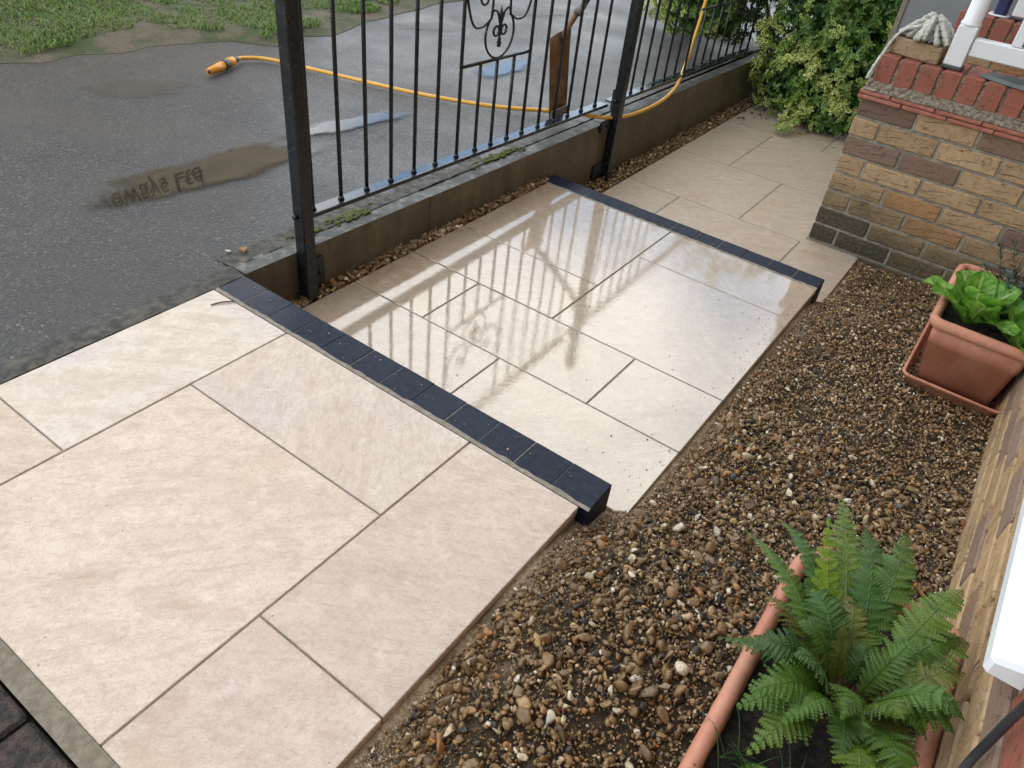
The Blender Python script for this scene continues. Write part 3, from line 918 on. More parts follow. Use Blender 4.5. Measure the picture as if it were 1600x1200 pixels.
def rz(y): return .099 - .028 * (y - .28)
def flat_bar(m, x0, x1, y0, y1, fz, th):
    V = [(x, y, fz(y) - dz) for y in (y0, y1) for x, dz in ((x0, th), (x1, th), (x1, 0), (x0, 0))]
    m.add(V, [(0, 1, 2, 3)[::-1], (4, 5, 6, 7), (0, 1, 5, 4), (1, 2, 6, 5), (2, 3, 7, 6), (3, 0, 4, 7)])
def scroll(P, r=.0042, n=6):
    return tube(spline([(-.02, y, z) for y, z in P], n), r, 6)
def spiral(cy, cz, r0, r1, a0, a1, k=14):
    return [(cy + (r0 + (r1 - r0) * i / k) * math.cos(R(a0 + (a1 - a0) * i / k)), cz + (r0 + (r1 - r0) * i / k) * math.sin(R(a0 + (a1 - a0) * i / k))) for i in range(k + 1)]
def fence(bars, y0, y1, mid, label):
    o = empty('iron_fence', (0, y0, 0))
    tag(o, label, 'fence', 'iron fence panels')
    L = lambda me_: setattr(me_, 'location', (0, -y0, 0)) or me_
    m = MB(); flat_bar(m, -.042, .002, y0, y1, rz, .007)
    m2 = MB(); flat_bar(m2, -.002, .0035, y0, y1, lambda y: rz(y) + .001, .013)
    L(m.build('bottom_rail', M['rail'], o)); L(m2.build('rail_lip', M['paint'], o))
    m = MB(); flat_bar(m, -.036, -.004, y0, y1, lambda y: rz(y) + .9, .01); L(m.build('top_rail', M['paint'], o))
    ya, yb, zm = mid
    for y in bars:
        top = zm(y) if ya + .02 < y < yb - .02 else rz(y) + .89
        lean = random.uniform(-.0025, .0025)
        P = [(-.02, y, rz(y) - .001), (-.02, y + lean, (rz(y) + top) / 2), (-.02, y, top)]
        mm = MB().add(*tube(P, .0062, 8))
        mm.add(*tube([(-.02, y, rz(y) - .001), (-.02, y, rz(y) + .012)], [.011, .0065], 8))
        L(mm.build('baluster', M['paint'], o, True))
    m = MB().add(*tube([(-.02, ya, zm(ya)), (-.02, yb, zm(yb))], .0062, 8)); L(m.build('middle_rail', M['paint'], o, True))
    # scroll work above the middle rail
    c = (ya + yb) / 2; hw = (yb - ya) / 2; zb = zm(c)
    def mir(P): return [(2 * c - y, z - .0265 * 2 * (c - y) * 0) for y, z in P]
    ring = [(c + .084 * math.sin(R(a)) * (.96 if a else 1), zb + .083 - .078 * math.cos(R(a))) for a in range(-138, 139, 12)]
    L(MB().add(*scroll(ring)).build('ring', M['paint'], o, True))
    nodeL = ring[0]
    arch = [nodeL, (c - .045, nodeL[1] + .02), (c - .02, nodeL[1] + .012), (c - .006, nodeL[1] - .02)]
    outer = [(nodeL[0] + .002, nodeL[1] - .002), (c - .1, zb + .118), (c - .145, zb + .125), (c - hw + .03, zb + .17), (c - hw + .012, zb + .235), (c - hw + .03, zb + .29), (c - .13, zb + .31)]
    inner = [(nodeL[0], nodeL[1]), (c - .05, zb + .19)] + spiral(c - .092, zb + .205, .036, .01, 0, 430)
    for P in (arch, outer, inner):
        for Q in (P, mir(P)):
            L(MB().add(*scroll(Q)).build('scroll', M['paint'], o, True))
    for sg in (-1, 1):
        L(MB().add(*scroll(spiral(c + sg * .021, zb + .094, .016, .015, 0, 350), .0045)).build('curl', M['paint'], o, True))
    sp = MB().add(*tube([(-.02, c, zb + .04), (-.02, c, zb + .055), (-.02, c, zb + .075), (-.02, c, zb + .115), (-.02, c, zb + .135), (-.02, c, zb + .175)], [.006, .008, .004, .006, .009, .0006], 8))
    L(sp.build('spear', M['paint'], o, True))
    return o
b1 = [.279, .392, .502, .612, .724, .833, .948, 1.055, 1.151, 1.253, 1.354, 1.467, 1.582, 1.692, 1.803, 1.921]
fence(b1, .225, 2.0, (.948, 1.354, lambda y: .388 - .026 * (y - .96)), 'black iron fence panel with scroll ring, between the two posts')
b2 = [2.138, 2.255, 2.373, 2.489, 2.608, 2.724, 2.842, 2.956, 3.066, 3.176, 3.29, 3.40, 3.51, 3.62, 3.74]
fence(b2, 2.05, 3.8, (2.90, 3.40, lambda y: .331 - .03 * (y - 2.89)), 'black iron fence panel running into the variegated shrub')
def post(x, y, zb, label, lower):
    o = empty('fence_post', (x, y, zb))
    tag(o, label, 'post', 'black fence posts')
    p = MB().add(*cbox(-.002, .04, -.021, .021, 0, 1.12 - zb, c=.003)).build('shaft', M['paint'], o)
    V = [(.004, -.012, 1.12 - zb)]
    MB().add(*cbox(-.006, .044, -.025, .025, 1.12 - zb, 1.135 - zb, c=.004)).build('cap', M['paint'], o)
    MB().add(*cbox(-.03, -.001, .017, .0235, rz(y) - zb - .04, rz(y) - zb + .055, c=.002)).build('rail_tab', M['paint'], o)
    for zz in (rz(y) + .02,):
        MB().add(*tube([(.012, -.0205, zz - zb), (.012, -.029, zz - zb)], .008, 8)).build('bolt', M['paint'], o, True)
    for (y0, y1, z0, z1) in lower:
        k = MB().add(*cbox(-.004, .014, y0, y1, z0 - zb, z1 - zb, c=.005)).build('wall_bracket', M['paint'], o)
        MB().add(*tube([(.014, (y0 + y1) / 2, (z0 + z1) / 2 - zb), (.022, (y0 + y1) / 2, (z0 + z1) / 2 - zb)], .007, 6)).build('bolt', M['paint'], k, True)
    return o
post(.004, .205, -.17, 'black iron post rising beside the nearer charcoal step', [(.02, .075, -.135, -.04)])
post(.022, 2.03, -.31, 'black iron post rising beside the farther charcoal step', [(-.11, -.02, -.06, -.008), (-.11, -.02, -.28, -.215)])

# moss tufts on the wall top
for i, (y, ln, lab) in enumerate(((.47, .11, 'bright green moss cushion on the wall top under the fence'), (.30, .09, 'dull green moss at the wall top beside the nearer post'), (1.25, .2, 'thin moss line on the wall top under the scroll panel'))):
    mm = MB()
    v, f = ico(1)
    for k in range(70):
        yy = y + random.uniform(-ln, ln) * random.random(); xx = wl(yy) - .072 + random.gauss(0, .011)
        s = random.uniform(.003, .009)
        mm.add(v * s * np.array([1, 1.3, .6]) + np.array([xx, yy, topz(yy) + .002]), f)
    tag(mm.build('moss', M['moss'], smooth=True), lab, 'moss', kind='stuff')
# silt line between the asphalt and the wall
V, F = grid(-.125, -.05, .0, 3.9, 4, 180, lambda x, y: topz(y) - .002 + .006 * float(vnoise(x, y, 35, 20)))
tag(MB().add(V, F).build('silt_strip', M['silt'], smooth=True), label='gritty silt along the back of the wall', kind='structure')

# ------------------------------------------------------------------ spade
sp = empty('spade', (-.12, 1.76, .0))
tag(sp, 'old spade with rusty brown blade standing behind the fence bars', 'spade')
def P_(x, y, z): return (x + .12, y - 1.76, z)
rows = []
for t in np.linspace(0, 1, 7):
    x = -.105 - .04 * t; z = .012 + .33 * t
    y0 = 1.692 - .012 * t; y1 = 1.826 + .01 * t
    rows.append([P_(x - .012 * math.sin(math.pi * u) , y0 + (y1 - y0) * u, z + (.004 * math.sin(math.pi * u) * (1 - t)) + (.018 * u if t == 1 else 0)) for u in np.linspace(0, 1, 7)])
V = [p for r in rows for p in r]; n0 = len(V)
V += [(p[0] - .003, p[1], p[2]) for p in V]
F = []
for i in range(6):
    for j in range(6):
        a = i * 7 + j
        F += [(a, a + 1, a + 8, a + 7), (n0 + a, n0 + a + 7, n0 + a + 8, n0 + a + 1)]
rim = list(range(0, 7)) + [7 * i + 6 for i in range(1, 7)] + list(range(47, 41, -1)) + [7 * i for i in range(5, 0, -1)]
for a, b in zip(rim, rim[1:] + rim[:1]): F.append((a, n0 + a, n0 + b, b))
MB().add(V, F).build('blade', M['rust'], sp, True)
tipm = MB().add(*cbox(.012, .0195, 1.695 - 1.76, 1.822 - 1.76, .006, .055, c=.002)); tipm.build('cutting_edge', M['steel'], sp)
ax = [P_(-.148, 1.775, .325), P_(-.147, 1.812, .37), P_(-.14, 1.86, .42)]
MB().add(*tube(ax, [.014, .013, .013], 10)).build('socket', M['rust'], sp, True)
MB().add(*tube([P_(-.14, 1.855, .415), P_(-.13, 1.885, .455)], .018, 10)).build('collar', M['steel'], sp, True)
MB().add(*tube([P_(-.133, 1.88, .447), P_(-.07, 2.1, .72), P_(-.05, 2.2, .86)], [.016, .0155, .015], 10)).build('shaft', M['grey_plastic'], sp, True)
MB().add(*tube([P_(-.10, 2.19, .87), P_(-.0, 2.21, .86)], .014, 10)).build('handle', M['grey_plastic'], sp, True)

# ------------------------------------------------------------------ hose
ho = empty('garden_hose', (-1.4, .95, .0))
tag(ho, 'yellow garden hose lying over the driveway and hanging over the wall', 'hose')
hp = [(-1.462, 1.125, .028), (-1.478, 1.18, .022), (-1.42, 1.262, .0185), (-1.24, 1.325, .0165), (-.95, 1.405, .016), (-.68, 1.485, .016), (-.38, 1.625, .016), (-.16, 1.80, .016), (-.06, 1.885, .012), (.012, 1.965, .0), (.042, 2.12, -.02), (.047, 2.32, -.03), (.047, 2.50, -.022), (.04, 2.625, .004), (.012, 2.73, .018), (-.04, 2.88, .03), (-.062, 2.962, .10), (-.07, 3.0, .17), (-.078, 3.04, .25), (-.09, 3.09, .36), (-.11, 3.18, .55), (-.2, 3.4, .75), (-.3, 3.7, .6)]
hl = [(x + 1.4, y - .95, z) for x, y, z in hp]
MB().add(*tube(spline(hl, 8), .0088, 10)).build('pipe', M['hose'], ho, True)
a = Vector((-1.395, .935, .026)); b = Vector((-1.463, 1.13, .028)); dirv = (b - a).normalized(); ln = (b - a).length
def seg(t0, t1, r0, r1, name, mat, parent, k=14):
    A = a + dirv * ln * t0 - Vector((-1.4, .95, 0)); B = a + dirv * ln * t1 - Vector((-1.4, .95, 0))
    return MB().add(*tube([A, A.lerp(B, .5), B], [r0, (r0 + r1) / 2, r1], k)).build(name, mat, parent, True)
cn = seg(.0, .48, .0155, .021, 'nozzle', M['orange'], ho)
seg(-.012, .004, .0085, .0085, 'nozzle_opening', M['cable'], cn)
col_ = seg(.48, .64, .0225, .0225, 'grip_ring', M['grey_plastic'], ho)
seg(.64, .88, .0225, .019, 'connector', M['orange'], ho)
seg(.88, 1.04, .0165, .0125, 'collar', M['grey_plastic'], ho)

# ------------------------------------------------------------------ grass on the verge
n = 120000
r = np.random.default_rng(3)
gx = r.uniform(-3.4, -1.5, n); gy = r.uniform(-.8, 4.2, n)
e = np.array([lawn_edge(v) for v in gy]) + (vnoise(0 * gy, gy, 6, 4) - .5) * .12
den = vnoise(gx, gy, 3.5, 30) * .6 + vnoise(gx, gy, 9, 31) * .5
inside = np.clip((e - gx) / .35, 0, 1)
keep = (gx < e - .02) & (den * (.35 + .65 * inside) > .31)
gx, gy, den = gx[keep], gy[keep], den[keep]; n = len(gx)
h = r.uniform(.008, .027, n) * (.5 + den); a = r.uniform(0, 2 * np.pi, n); le = r.uniform(.2, 1.5, n) * h
wd = r.uniform(.0016, .0038, n)
gz0 = .015 + .018 * vnoise(gx, gy, 4, 5)
ca, sa = np.cos(a), np.sin(a)
base = np.stack([gx, gy, gz0], 1)
side = np.stack([-sa, ca, 0 * a], 1) * wd[:, None]; out = np.stack([ca, sa, 0 * a], 1)
mid = base + out * (le * .35)[:, None] + np.array([0, 0, 1]) * (h * .65)[:, None]
tip = base + out * le[:, None] + np.array([0, 0, 1]) * (h * .9)[:, None]
V = np.stack([base - side, base + side, mid + side * .8, mid - side * .8, tip], 1).reshape(-1, 3)
k = np.arange(n) * 5
F = np.concatenate([np.stack([k, k + 1, k + 2], 1), np.stack([k, k + 2, k + 3], 1), np.stack([k + 3, k + 2, k + 4], 1)])
t = np.clip(r.normal(.5, .22, n) - .15 + den * .2, 0, 1)
me = np_mesh('grass', V, F, M['grass'], {'tint': np.repeat(t, 5)}, domain='POINT')
tag(link(bpy.data.objects.new('grass', me)), 'patchy short grass of the verge beyond the driveway', 'grass', kind='stuff')

# ------------------------------------------------------------------ variegated shrub
def leaf_batch(C, N, U, L, W, tint, cream):
    """leaves: centre, normal, axis, length, width -> two-tone leaf with a margin"""
    n = len(C)
    k = 6
    ang = np.linspace(0, 2 * np.pi, k, endpoint=False)
    px = .5 + .5 * np.cos(ang); py = np.sin(ang) * (.82 + .25 * np.cos(ang))
    S = np.cross(N, U)
    def ring(s):
        X = (px - .5) * s + .5; Y = py * s
        return C[:, None] + U[:, None] * (X[None, :, None] * L[:, None, None]) + S[:, None] * (Y[None, :, None] * .5 * W[:, None, None]) + N[:, None] * ((np.abs(Y) * .22 - X ** 2 * .18)[None, :, None] * W[:, None, None])
    V = np.concatenate([ring(1), ring(.62)], 1)
    base = (np.arange(n) * 2 * k)[:, None]
    j = np.arange(k); jn = (j + 1) % k
    margin = np.stack([j, jn, jn + k, j + k], 1)
    inner = np.array([[k, k + 1, k + 2, k + 3], [k, k + 3, k + 4, k + 5]])
    f = np.concatenate([margin, inner])
    F = (f[None] + base[:, :, None]).reshape(-1, 4)
    E = np.concatenate([np.repeat(cream[:, None], k, 1), np.zeros((n, 2))], 1).ravel()
    T = np.repeat(tint, k + 2)
    return V.reshape(-1, 3), F, E, T
r = np.random.default_rng(11)
blobs = [((-.20, 4.05, .36), (.52, .46, .46), 1150), ((.32, 4.02, .26), (.48, .44, .56), 1250), ((.56, 3.84, .03), (.33, .29, .37), 820), ((.36, 3.80, -.08), (.30, .24, .24), 500), ((.18, 3.98, .8), (.7, .5, .45), 900), ((.70, 4.05, .42), (.26, .35, .46), 560), ((-.36, 3.72, .24), (.28, .28, .24), 620), ((.62, 3.70, -.17), (.26, .17, .13), 300)]
Cs = []; Ns = []; Us = []; Ls = []; Ws = []; Ts = []; Es = []
def rosette(p, nrm, bright, size):
    nrm = nrm / np.linalg.norm(nrm)
    q = r.normal(size=3); a = np.cross(nrm, q); a /= np.linalg.norm(a); b = np.cross(nrm, a)
    k = int(r.integers(6, 10))
    for i in range(k):
        th = 2 * np.pi * i / k * 1.62 + r.uniform(-.3, .3)
        lift = r.uniform(-.25, .9) * (1 - .5 * i / k)
        u = (a * np.cos(th) + b * np.sin(th)) + nrm * lift
        u /= np.linalg.norm(u)
        nn = nrm - u * nrm.dot(u) + r.normal(size=3) * .25
        nn -= u * nn.dot(u); nn /= np.linalg.norm(nn)
        Cs.append(p - nrm * .035 * (i / k)); Ns.append(nn); Us.append(u)
        l = size * r.uniform(.65, 1.25)
        Ls.append(l); Ws.append(l * r.uniform(.5, .68))
        Ts.append(np.clip(bright + r.normal(0, .12), 0, 1)); Es.append(float(r.uniform() < .5 + bright))
def in_blob(p):
    return any(sum(((p[k] - c[k]) / q[k]) ** 2 for k in range(3)) < .55 for c, q, _ in blobs)
for c, q, cnt in blobs:
    for i in range(cnt):
        d_ = r.normal(size=3); d_ /= np.linalg.norm(d_)
        rad = r.uniform(.72, 1.06) * (1 + .16 * math.sin(5 * d_[0] + 3 * d_[2]) + .1 * math.sin(9 * d_[1] + 7 * d_[2]))
        p = np.array(c) + d_ * np.array(q) * rad
        if p[2] < -.28: continue
        if p[0] < wl(p[1]) + .02 and p[2] < .02: continue
        if -.07 < p[0] < .06 and p[1] < 3.86 and p[2] < 1.1: continue
        if p[0] > 0 and p[1] < 3.5: continue
        if in_blob(p) and r.uniform() < .55: continue
        patchy = float(vnoise(p[0] + p[2], p[1] * .7 + p[2], 4.5, 40))
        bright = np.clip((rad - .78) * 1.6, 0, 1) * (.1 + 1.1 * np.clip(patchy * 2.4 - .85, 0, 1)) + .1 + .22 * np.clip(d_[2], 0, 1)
        rosette(p, d_ + np.array([0, -.25, .35]), min(bright, 1), .036)
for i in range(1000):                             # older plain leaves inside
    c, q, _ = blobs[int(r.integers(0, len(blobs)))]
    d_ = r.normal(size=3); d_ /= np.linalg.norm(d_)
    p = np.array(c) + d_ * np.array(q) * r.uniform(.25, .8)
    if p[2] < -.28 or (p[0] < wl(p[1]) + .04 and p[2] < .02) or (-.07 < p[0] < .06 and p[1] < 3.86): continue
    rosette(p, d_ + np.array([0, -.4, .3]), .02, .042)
# trailing shoot that lies on the slabs
for i in range(34):
    t = i / 33
    p = np.array([.50 - .075 * t + r.normal(0, .028), 3.66 - .32 * t, -.12 - .135 * t + r.normal(0, .012)])
    rosette(p, np.array([r.normal(0, .4), -.5, .8]), r.uniform(.5, .95), .028)
for i in range(16):                               # shoot poking over the driveway
    t = i / 15
    p = np.array([-.55 - .12 * t + r.normal(0, .02), 3.6 - .1 * t, .09 + .04 * t + r.normal(0, .018)])
    rosette(p, np.array([-.5, -.5, .6]), r.uniform(.5, .9), .028)
V, F, E_, T_ = leaf_batch(np.array(Cs), np.array(Ns), np.array(Us), np.array(Ls), np.array(Ws), np.array(Ts), np.array(Es))
sh = empty('shrub', (.35, 4.0, -.32))
tag(sh, 'dense green and cream variegated shrub at the far end of the path', 'shrub')
me = np_mesh('foliage', V - np.array([.35, 4.0, -.32]), F, M['shrub'], {'edge': E_, 'tint': T_}, smooth=True)
link(bpy.data.objects.new('foliage', me), sh)
for i in range(13):
    c, q, _ = blobs[i % len(blobs)]
    b0 = Vector((.35 + r.normal(0, .12), 4.05 + r.normal(0, .08), -.34))
    b2 = Vector((c[0] + r.normal(0, .15), c[1] + r.normal(0, .1), c[2] + .2))
    b1 = b0.lerp(b2, .5) + Vector((r.normal(0, .06), r.normal(0, .06), .06))
    MB().add(*tube([p - Vector((.35, 4.0, -.32)) for p in spline([b0, b1, b2], 5)], list(np.linspace(.013, .004, 11)), 6)).build('stem', M['bark'], sh, True)
# leaf litter below the shrub
mm = MB()
for i in range(120):
    x = random.uniform(.12, .95); y = random.uniform(3.42, 3.85); s = random.uniform(.008, .02); a = random.uniform(0, 6.3)
    if y < 3.55 and random.random() < .6: continue
    z = ZC + .003 + random.uniform(0, .008)
    mm.add([(x + s * math.cos(a + t) * (1 if k % 2 else .55), y + s * math.sin(a + t) * (1 if k % 2 else .55), z) for k, t in enumerate((0, 1.5, 3.1, 4.7))], [(0, 1, 2), (0, 2, 3)])
tag(mm.build('leaf_litter', M['dryleaf']), 'brown leaf litter below the variegated shrub', 'litter', kind='stuff')
# ------------------------------------------------------------------ house wall on the right
BUFF = [(.42, .29, .155), (.47, .33, .18), (.39, .265, .145), (.45, .305, .165)]
BROWN = [(.20, .13, .10), (.165, .107, .083), (.225, .148, .115)]
REDC = (.30, .085, .055)
def brickcol(o, c):
    k = random.uniform(.92, 1.06)
    o.color = (c[0] * k, c[1] * k, c[2] * k, 1)
HBUFF = [(.46, .30, .15), (.5, .33, .17), (.43, .285, .145), (.48, .33, .185)]
HBROWN = [(.27, .17, .125), (.3, .2, .15), (.33, .215, .135)]
brick_meshes = {}
def brick_mesh(key, b, mat, c=.004):
    if key not in brick_meshes:
        m = MB(); m.add(*cbox(*b, c=c)); brick_meshes[key] = m.mesh('brick', mat)
    return brick_meshes[key]
house = empty('house', (1.9, -.5, -.4))
tag(house, 'buff rustic brick house wall with white sill along the right edge', 'house')
WX = 1.880
hw_ = MB().add(*cbox(WX + .010 - 1.9, WX + 6.0 - 1.9, -5.5, 9.5, 0, 5.6, c=.004)).build('wall', M['mortar'], house)
near = []; rest = MB()
hm = brick_mesh('house', (0, .1, 0, .215, 0, .065), M['brick_house'])
for j in range(40):
    z = -.345 + .075 * j
    for i in range(34):
        y = -4.0 + .225 * i + (.1125 if j % 2 else 0)
        if y > 3.1 or z > 2.6: continue
        if -.25 < y + .215 and y < 1.25 and .36 < z + .065 and z < 1.5: continue
        near.append((abs(y - .3) * .6 + abs(z - .15) + (1.2 if y < -1.1 else 0), y, z))
near.sort()
for q, (_, y, z) in enumerate(near):
    if q < 290:
        o = bpy.data.objects.new('brick', hm)
        o.location = (WX - 1.9 + random.uniform(-.0015, .0015), y + .5, z + .4)
        link(o, hw_)
        u = random.random()
        brickcol(o, random.choice(HBUFF) if u < .74 else random.choice(HBROWN))
        if -.56 < y < -.24 and .29 < z < .362: brickcol(o, REDC)
    else:
        rest.add(*cbox(WX - 1.9, WX - 1.8, y + .5, y + .715, z + .4, z + .465, c=.004))
V = [(-.35, -5.8, 5.6), (6.3, -5.8, 5.6), (3.0, -5.8, 7.6), (-.35, 9.8, 5.6), (6.3, 9.8, 5.6), (3.0, 9.8, 7.6)]
MB().add(V, [(0, 1, 2), (5, 4, 3), (0, 2, 5, 3), (2, 1, 4, 5), (1, 0, 3, 4)]).build('roof', M['tile'], house)
o = rest.build('brickwork', M['brick_house'], hw_); o.color = (.4, .24, .12, 1); o['kind'] = 'stuff'
wn = MB().add(*cbox(WX - .006 - 1.9, WX + .012 - 1.9, .26, 1.72, .81, 1.9, c=.004)).build('window', M['white'], house)
for y0 in (.32, 1.02):
    MB().add(*cbox(WX - .009 - 1.9, WX + .005 - 1.9, y0, y0 + .64, .88, 1.84, c=.002)).build('pane', M['glass'], wn)
V, F = cbox(WX - .045 - 1.9, WX + .006 - 1.9, .20, 1.73, .748, .79, c=.006)
V = [(x, y, z - (.010 if (x < -.05 and z > .77) else 0)) for x, y, z in V]
MB().add(V, F).build('sill', M['white'], wn)
# cable clipped to the wall below the sill
cb = MB().add(*tube(spline([(1.868, -.50, .02), (1.868, -.42, .18), (1.868, -.378, .265), (1.868, -.372, .33), (1.866, -.376, .40), (1.86, -.40, .50), (1.868, -.42, .7)], 6), .0058, 8)).build('cable', M['cable'], smooth=True)
tag(cb, 'dark grey cable running up the brick wall below the sill end', 'cable')

# ------------------------------------------------------------------ porch walls with brick-on-edge copings
def porch(x0, x1, yf, zb, zt, rows, tiles, label, cope_gap=.02):
    o = empty('porch_wall', (x0, yf, zb))
    tag(o, label, 'wall', 'porch dwarf walls')
    L = lambda b, name, mat, c=.003, par=o: MB().add(*cbox(b[0] - x0, b[1] - x0, b[2] - yf, b[3] - yf, b[4] - zb, b[5] - zb, c=c)).build(name, mat, par)
    L((x0 + .005, x1, yf + .005, yf + .21, zb - .05, zt), 'core', M['mortar'])
    hc = .0775
    for j, (start, cols) in enumerate(rows):
        z1 = zt - .001 - hc * j; z0 = z1 - .067
        x = x0 + random.uniform(0, .002); first = True
        for c in cols:
            ln = .1025 if (first and start == 'h') else .215
            first = False
            xe = min(x + ln, x1 - .002)
            if xe - x < .03: break
            b = L((x, xe, yf + random.uniform(-.0015, .001), yf + .10, z0, z1), 'brick', M['brick'], .004)
            brickcol(b, {'b': random.choice(BUFF), 'n': random.choice(BROWN), 'o': (.44, .245, .105), 'd': (.11, .075, .055)}[c])
            x += ln + .0105
        b = L((x0 - .001, x0 + .1, yf + .1105, yf + .213, z0, z1), 'brick', M['brick'], .004); brickcol(b, random.choice(BUFF))
    zz = zt
    if tiles:
        for k in range(2):
            x = x0 - .012 - .05 * k
            while x < x1:
                a = max(x, x0 - .014); b = min(x + .163, x1)
                if b - a > .02:
                    L((a, b, yf - .018 + .006 * k + random.uniform(-.002, .002), yf + .225, zz + .0005, zz + .0135), 'tile', M['tile'], .002)
                x += .1665
            zz += .0165
            L((x0 - .004, x1, yf - .006, yf + .218, zz - .0035, zz - .0002), 'tile_joint', M['fillet'], .001)
    # sloping mortar fillet
    k = 70; V = []; F = []
    for i in range(k + 1):
        x = -.006 + (x1 - x0 + .004) * i / k
        V += [(x, -.010 + random.uniform(-.003, .003), zz - zb + .001), (x, .0 + random.uniform(-.003, .003), zz - zb + .010 + random.uniform(-.002, .004)), (x, .028 + random.uniform(-.004, .004), zz - zb + .024 + random.uniform(-.004, .004)), (x, .05, zz - zb + .032), (x, .06, zz - zb)]
    for i in range(k):
        for q in range(4):
            a = 5 * i + q; F.append((a, a + 5, a + 6, a + 1))
    F += [(0, 1, 2, 3, 4), tuple(5 * k + q for q in (4, 3, 2, 1, 0))]
    MB().add(V, F).build('mortar_fillet', M['fillet'], o)
    zc0 = zz + .022; zc1 = zc0 + .1
    L((x0 + .02, x1, yf + .045, yf + .235, zz, zc1 - .007), 'coping_core', M['fillet'])
    x = x0 + .008
    while x + .066 < x1:
        b = L((x, x + .066, yf + .036 + random.uniform(-.002, .002), yf + .245, zc0, zc1 + random.uniform(-.001, .001)), 'coping_brick', M['red'], .004)
        brickcol(b, (.31, .098, .068))
        x += .0765
    return o, zc1
_, ZT = porch(1.0, 1.886, 2.188, ZC - .02, .318,
      [('f', 'nbnbb'), ('h', 'bbbbb'), ('f', 'nnbbb'), ('h', 'bbbbn'), ('f', 'bobnb'), ('h', 'bbobb'), ('f', 'dbbnb'), ('h', 'ddbbn'), ('f', 'dbbbb')],
      True, 'buff and brown brick porch wall with red brick coping, nearer one')
_, ZT2 = porch(1.10, 1.886, 3.02, ZC - .02, .425,
      [('f', 'bobb'), ('h', 'bnbb'), ('f', 'nbbn'), ('h', 'bbnb'), ('f', 'bbbb'), ('h', 'bbbb'), ('f', 'bbbb'), ('h', 'bbbb'), ('f', 'bbbb')],
      False, 'farther brick porch wall with red coping behind the white balustrade')
V, F = grid(1.05, 1.89, 2.40, 3.02, 2, 2, lambda x, y: .05)
tag(MB().add(V, F).build('porch_floor', M['haunch']), kind='structure')

# white balustrade
bl = empty('balustrade', (1.25, 2.29, ZT))
tag(bl, 'white plastic balustrade standing on the nearer porch coping', 'balustrade')
MB().add(*cbox(-.037, .037, -.037, .037, .0005, .012, c=.003)).build('shoe', M['cable'], bl)
pp = MB().add(*cbox(-.033, .033, -.033, .033, .0125, .15, c=.004)).build('post', M['white'], bl)
lo = [[(q * math.cos(a), q * math.sin(a), z) for a in np.linspace(0, 2 * math.pi, 20, endpoint=False)] for q, z in ((.036, .15), (.036, .156), (.031, .165), (.031, .8), (.036, .81), (.036, .83))]
MB().add(*loft(lo)).build('turned_shaft', M['white'], bl, True)
MB().add(*cbox(.034, .64, -.024, .024, .055, .115, c=.004)).build('bottom_rail', M['white'], bl)
MB().add(*cbox(-.04, .64, -.03, .03, .832, .88, c=.006)).build('top_rail', M['white'], bl)
for x in (.17, .29, .41, .53):
    MB().add(*cbox(x - .017, x + .017, -.017, .017, .116, .831, c=.003)).build('baluster', M['white'], bl)
wp = empty('white_post', (1.335, 3.15, ZT2))
tag(wp, 'square white post standing on the farther porch coping', 'post')
MB().add(*cbox(-.036, .036, -.036, .036, .0005, .012, c=.003)).build('shoe', M['cable'], wp)
MB().add(*cbox(-.033, .033, -.033, .033, .0125, .9, c=.004)).build('shaft', M['white'], wp)
nv = empty('navy_container', (1.255, 3.15, ZT2))
tag(nv, 'dark navy upright container on the farther coping beside the white post', 'container')
MB().add(*loft([rrect(.05, .07, .012, z, 4) for z in (.008, .2)])).build('body', M['navy'], nv)
MB().add(*loft([rrect(w_, w_ * 1.1, w_ * .4, z, 4) for w_, z in ((.085, .0005), (.09, .004), (.086, .0075))])).build('saucer', M['white'], nv)

# half brick, mop head and slate lying on the coping
hb = MB()
V, F = cbox(-.088, .088, -.05, .05, 0, .062, c=.006)
V = [(x + (.012 * math.sin(9 * z * 10 + y * 40) if x < -.05 else 0), y + .004 * math.sin(x * 50), z + .003 * math.sin(x * 60 + y * 30)) for x, y, z in V]
o = hb.add(V, F).build('loose_brick', M['brick_house'], loc=(1.115, 2.315, ZT + .001), rot=(0, 0, R(-4)))
brickcol(o, (.36, .25, .15)); tag(o, 'worn loose brick lying on the coping under the mop head', 'brick')
mop = empty('mop_head', (1.125, 2.32, ZT + .064))
tag(mop, 'grey white rope mop head heaped on a loose brick', 'mop')
for i in range(54):
    a = 2 * math.pi * i / 54 * 3.6 + random.uniform(-.2, .2)
    el = random.uniform(.2, 1.0)
    rr = random.uniform(.06, .118)
    cx, sy = math.cos(a), math.sin(a)
    top = .062 * el + .014
    pts = [(.012 * cx, .012 * sy, top + .004), (rr * .45 * cx, rr * .4 * sy, top + .006), (rr * .85 * cx, rr * .7 * sy, max(top - .03, .012)), (rr * cx, rr * .8 * sy, max(top - .06, .008))]
    P = spline(pts, 7)
    rad = [.0085 * (1 + .28 * math.sin(j * 2.1 + i)) for j in range(len(P))]
    MB().add(*tube(P, rad, 7)).build('strand', M['rope'], mop, True)
for i in range(5):
    y0 = -.04 + .016 * i
    pts = [(-.03, y0, .05), (-.085, y0 - .01, .022), (-.112, y0 - .022, -.03), (-.122 - .006 * i, -.085 - .012 * i, -.10), (-.128 - .004 * i, -.135 - .004 * i, -.148)]
    P = spline(pts[:3 if i > 1 else 5], 7)
    MB().add(*tube(P, [.006 * (1 + .2 * math.sin(j * 2 + i)) for j in range(len(P))], 6)).build('strand', M['rope'], mop, True)
V = [(-.115, -.03, 0), (-.09, .045, 0), (.02, .06, 0), (.14, .055, 0), (.16, -.02, 0), (.12, -.062, 0), (.0, -.058, 0)]
k = len(V)
m = MB()
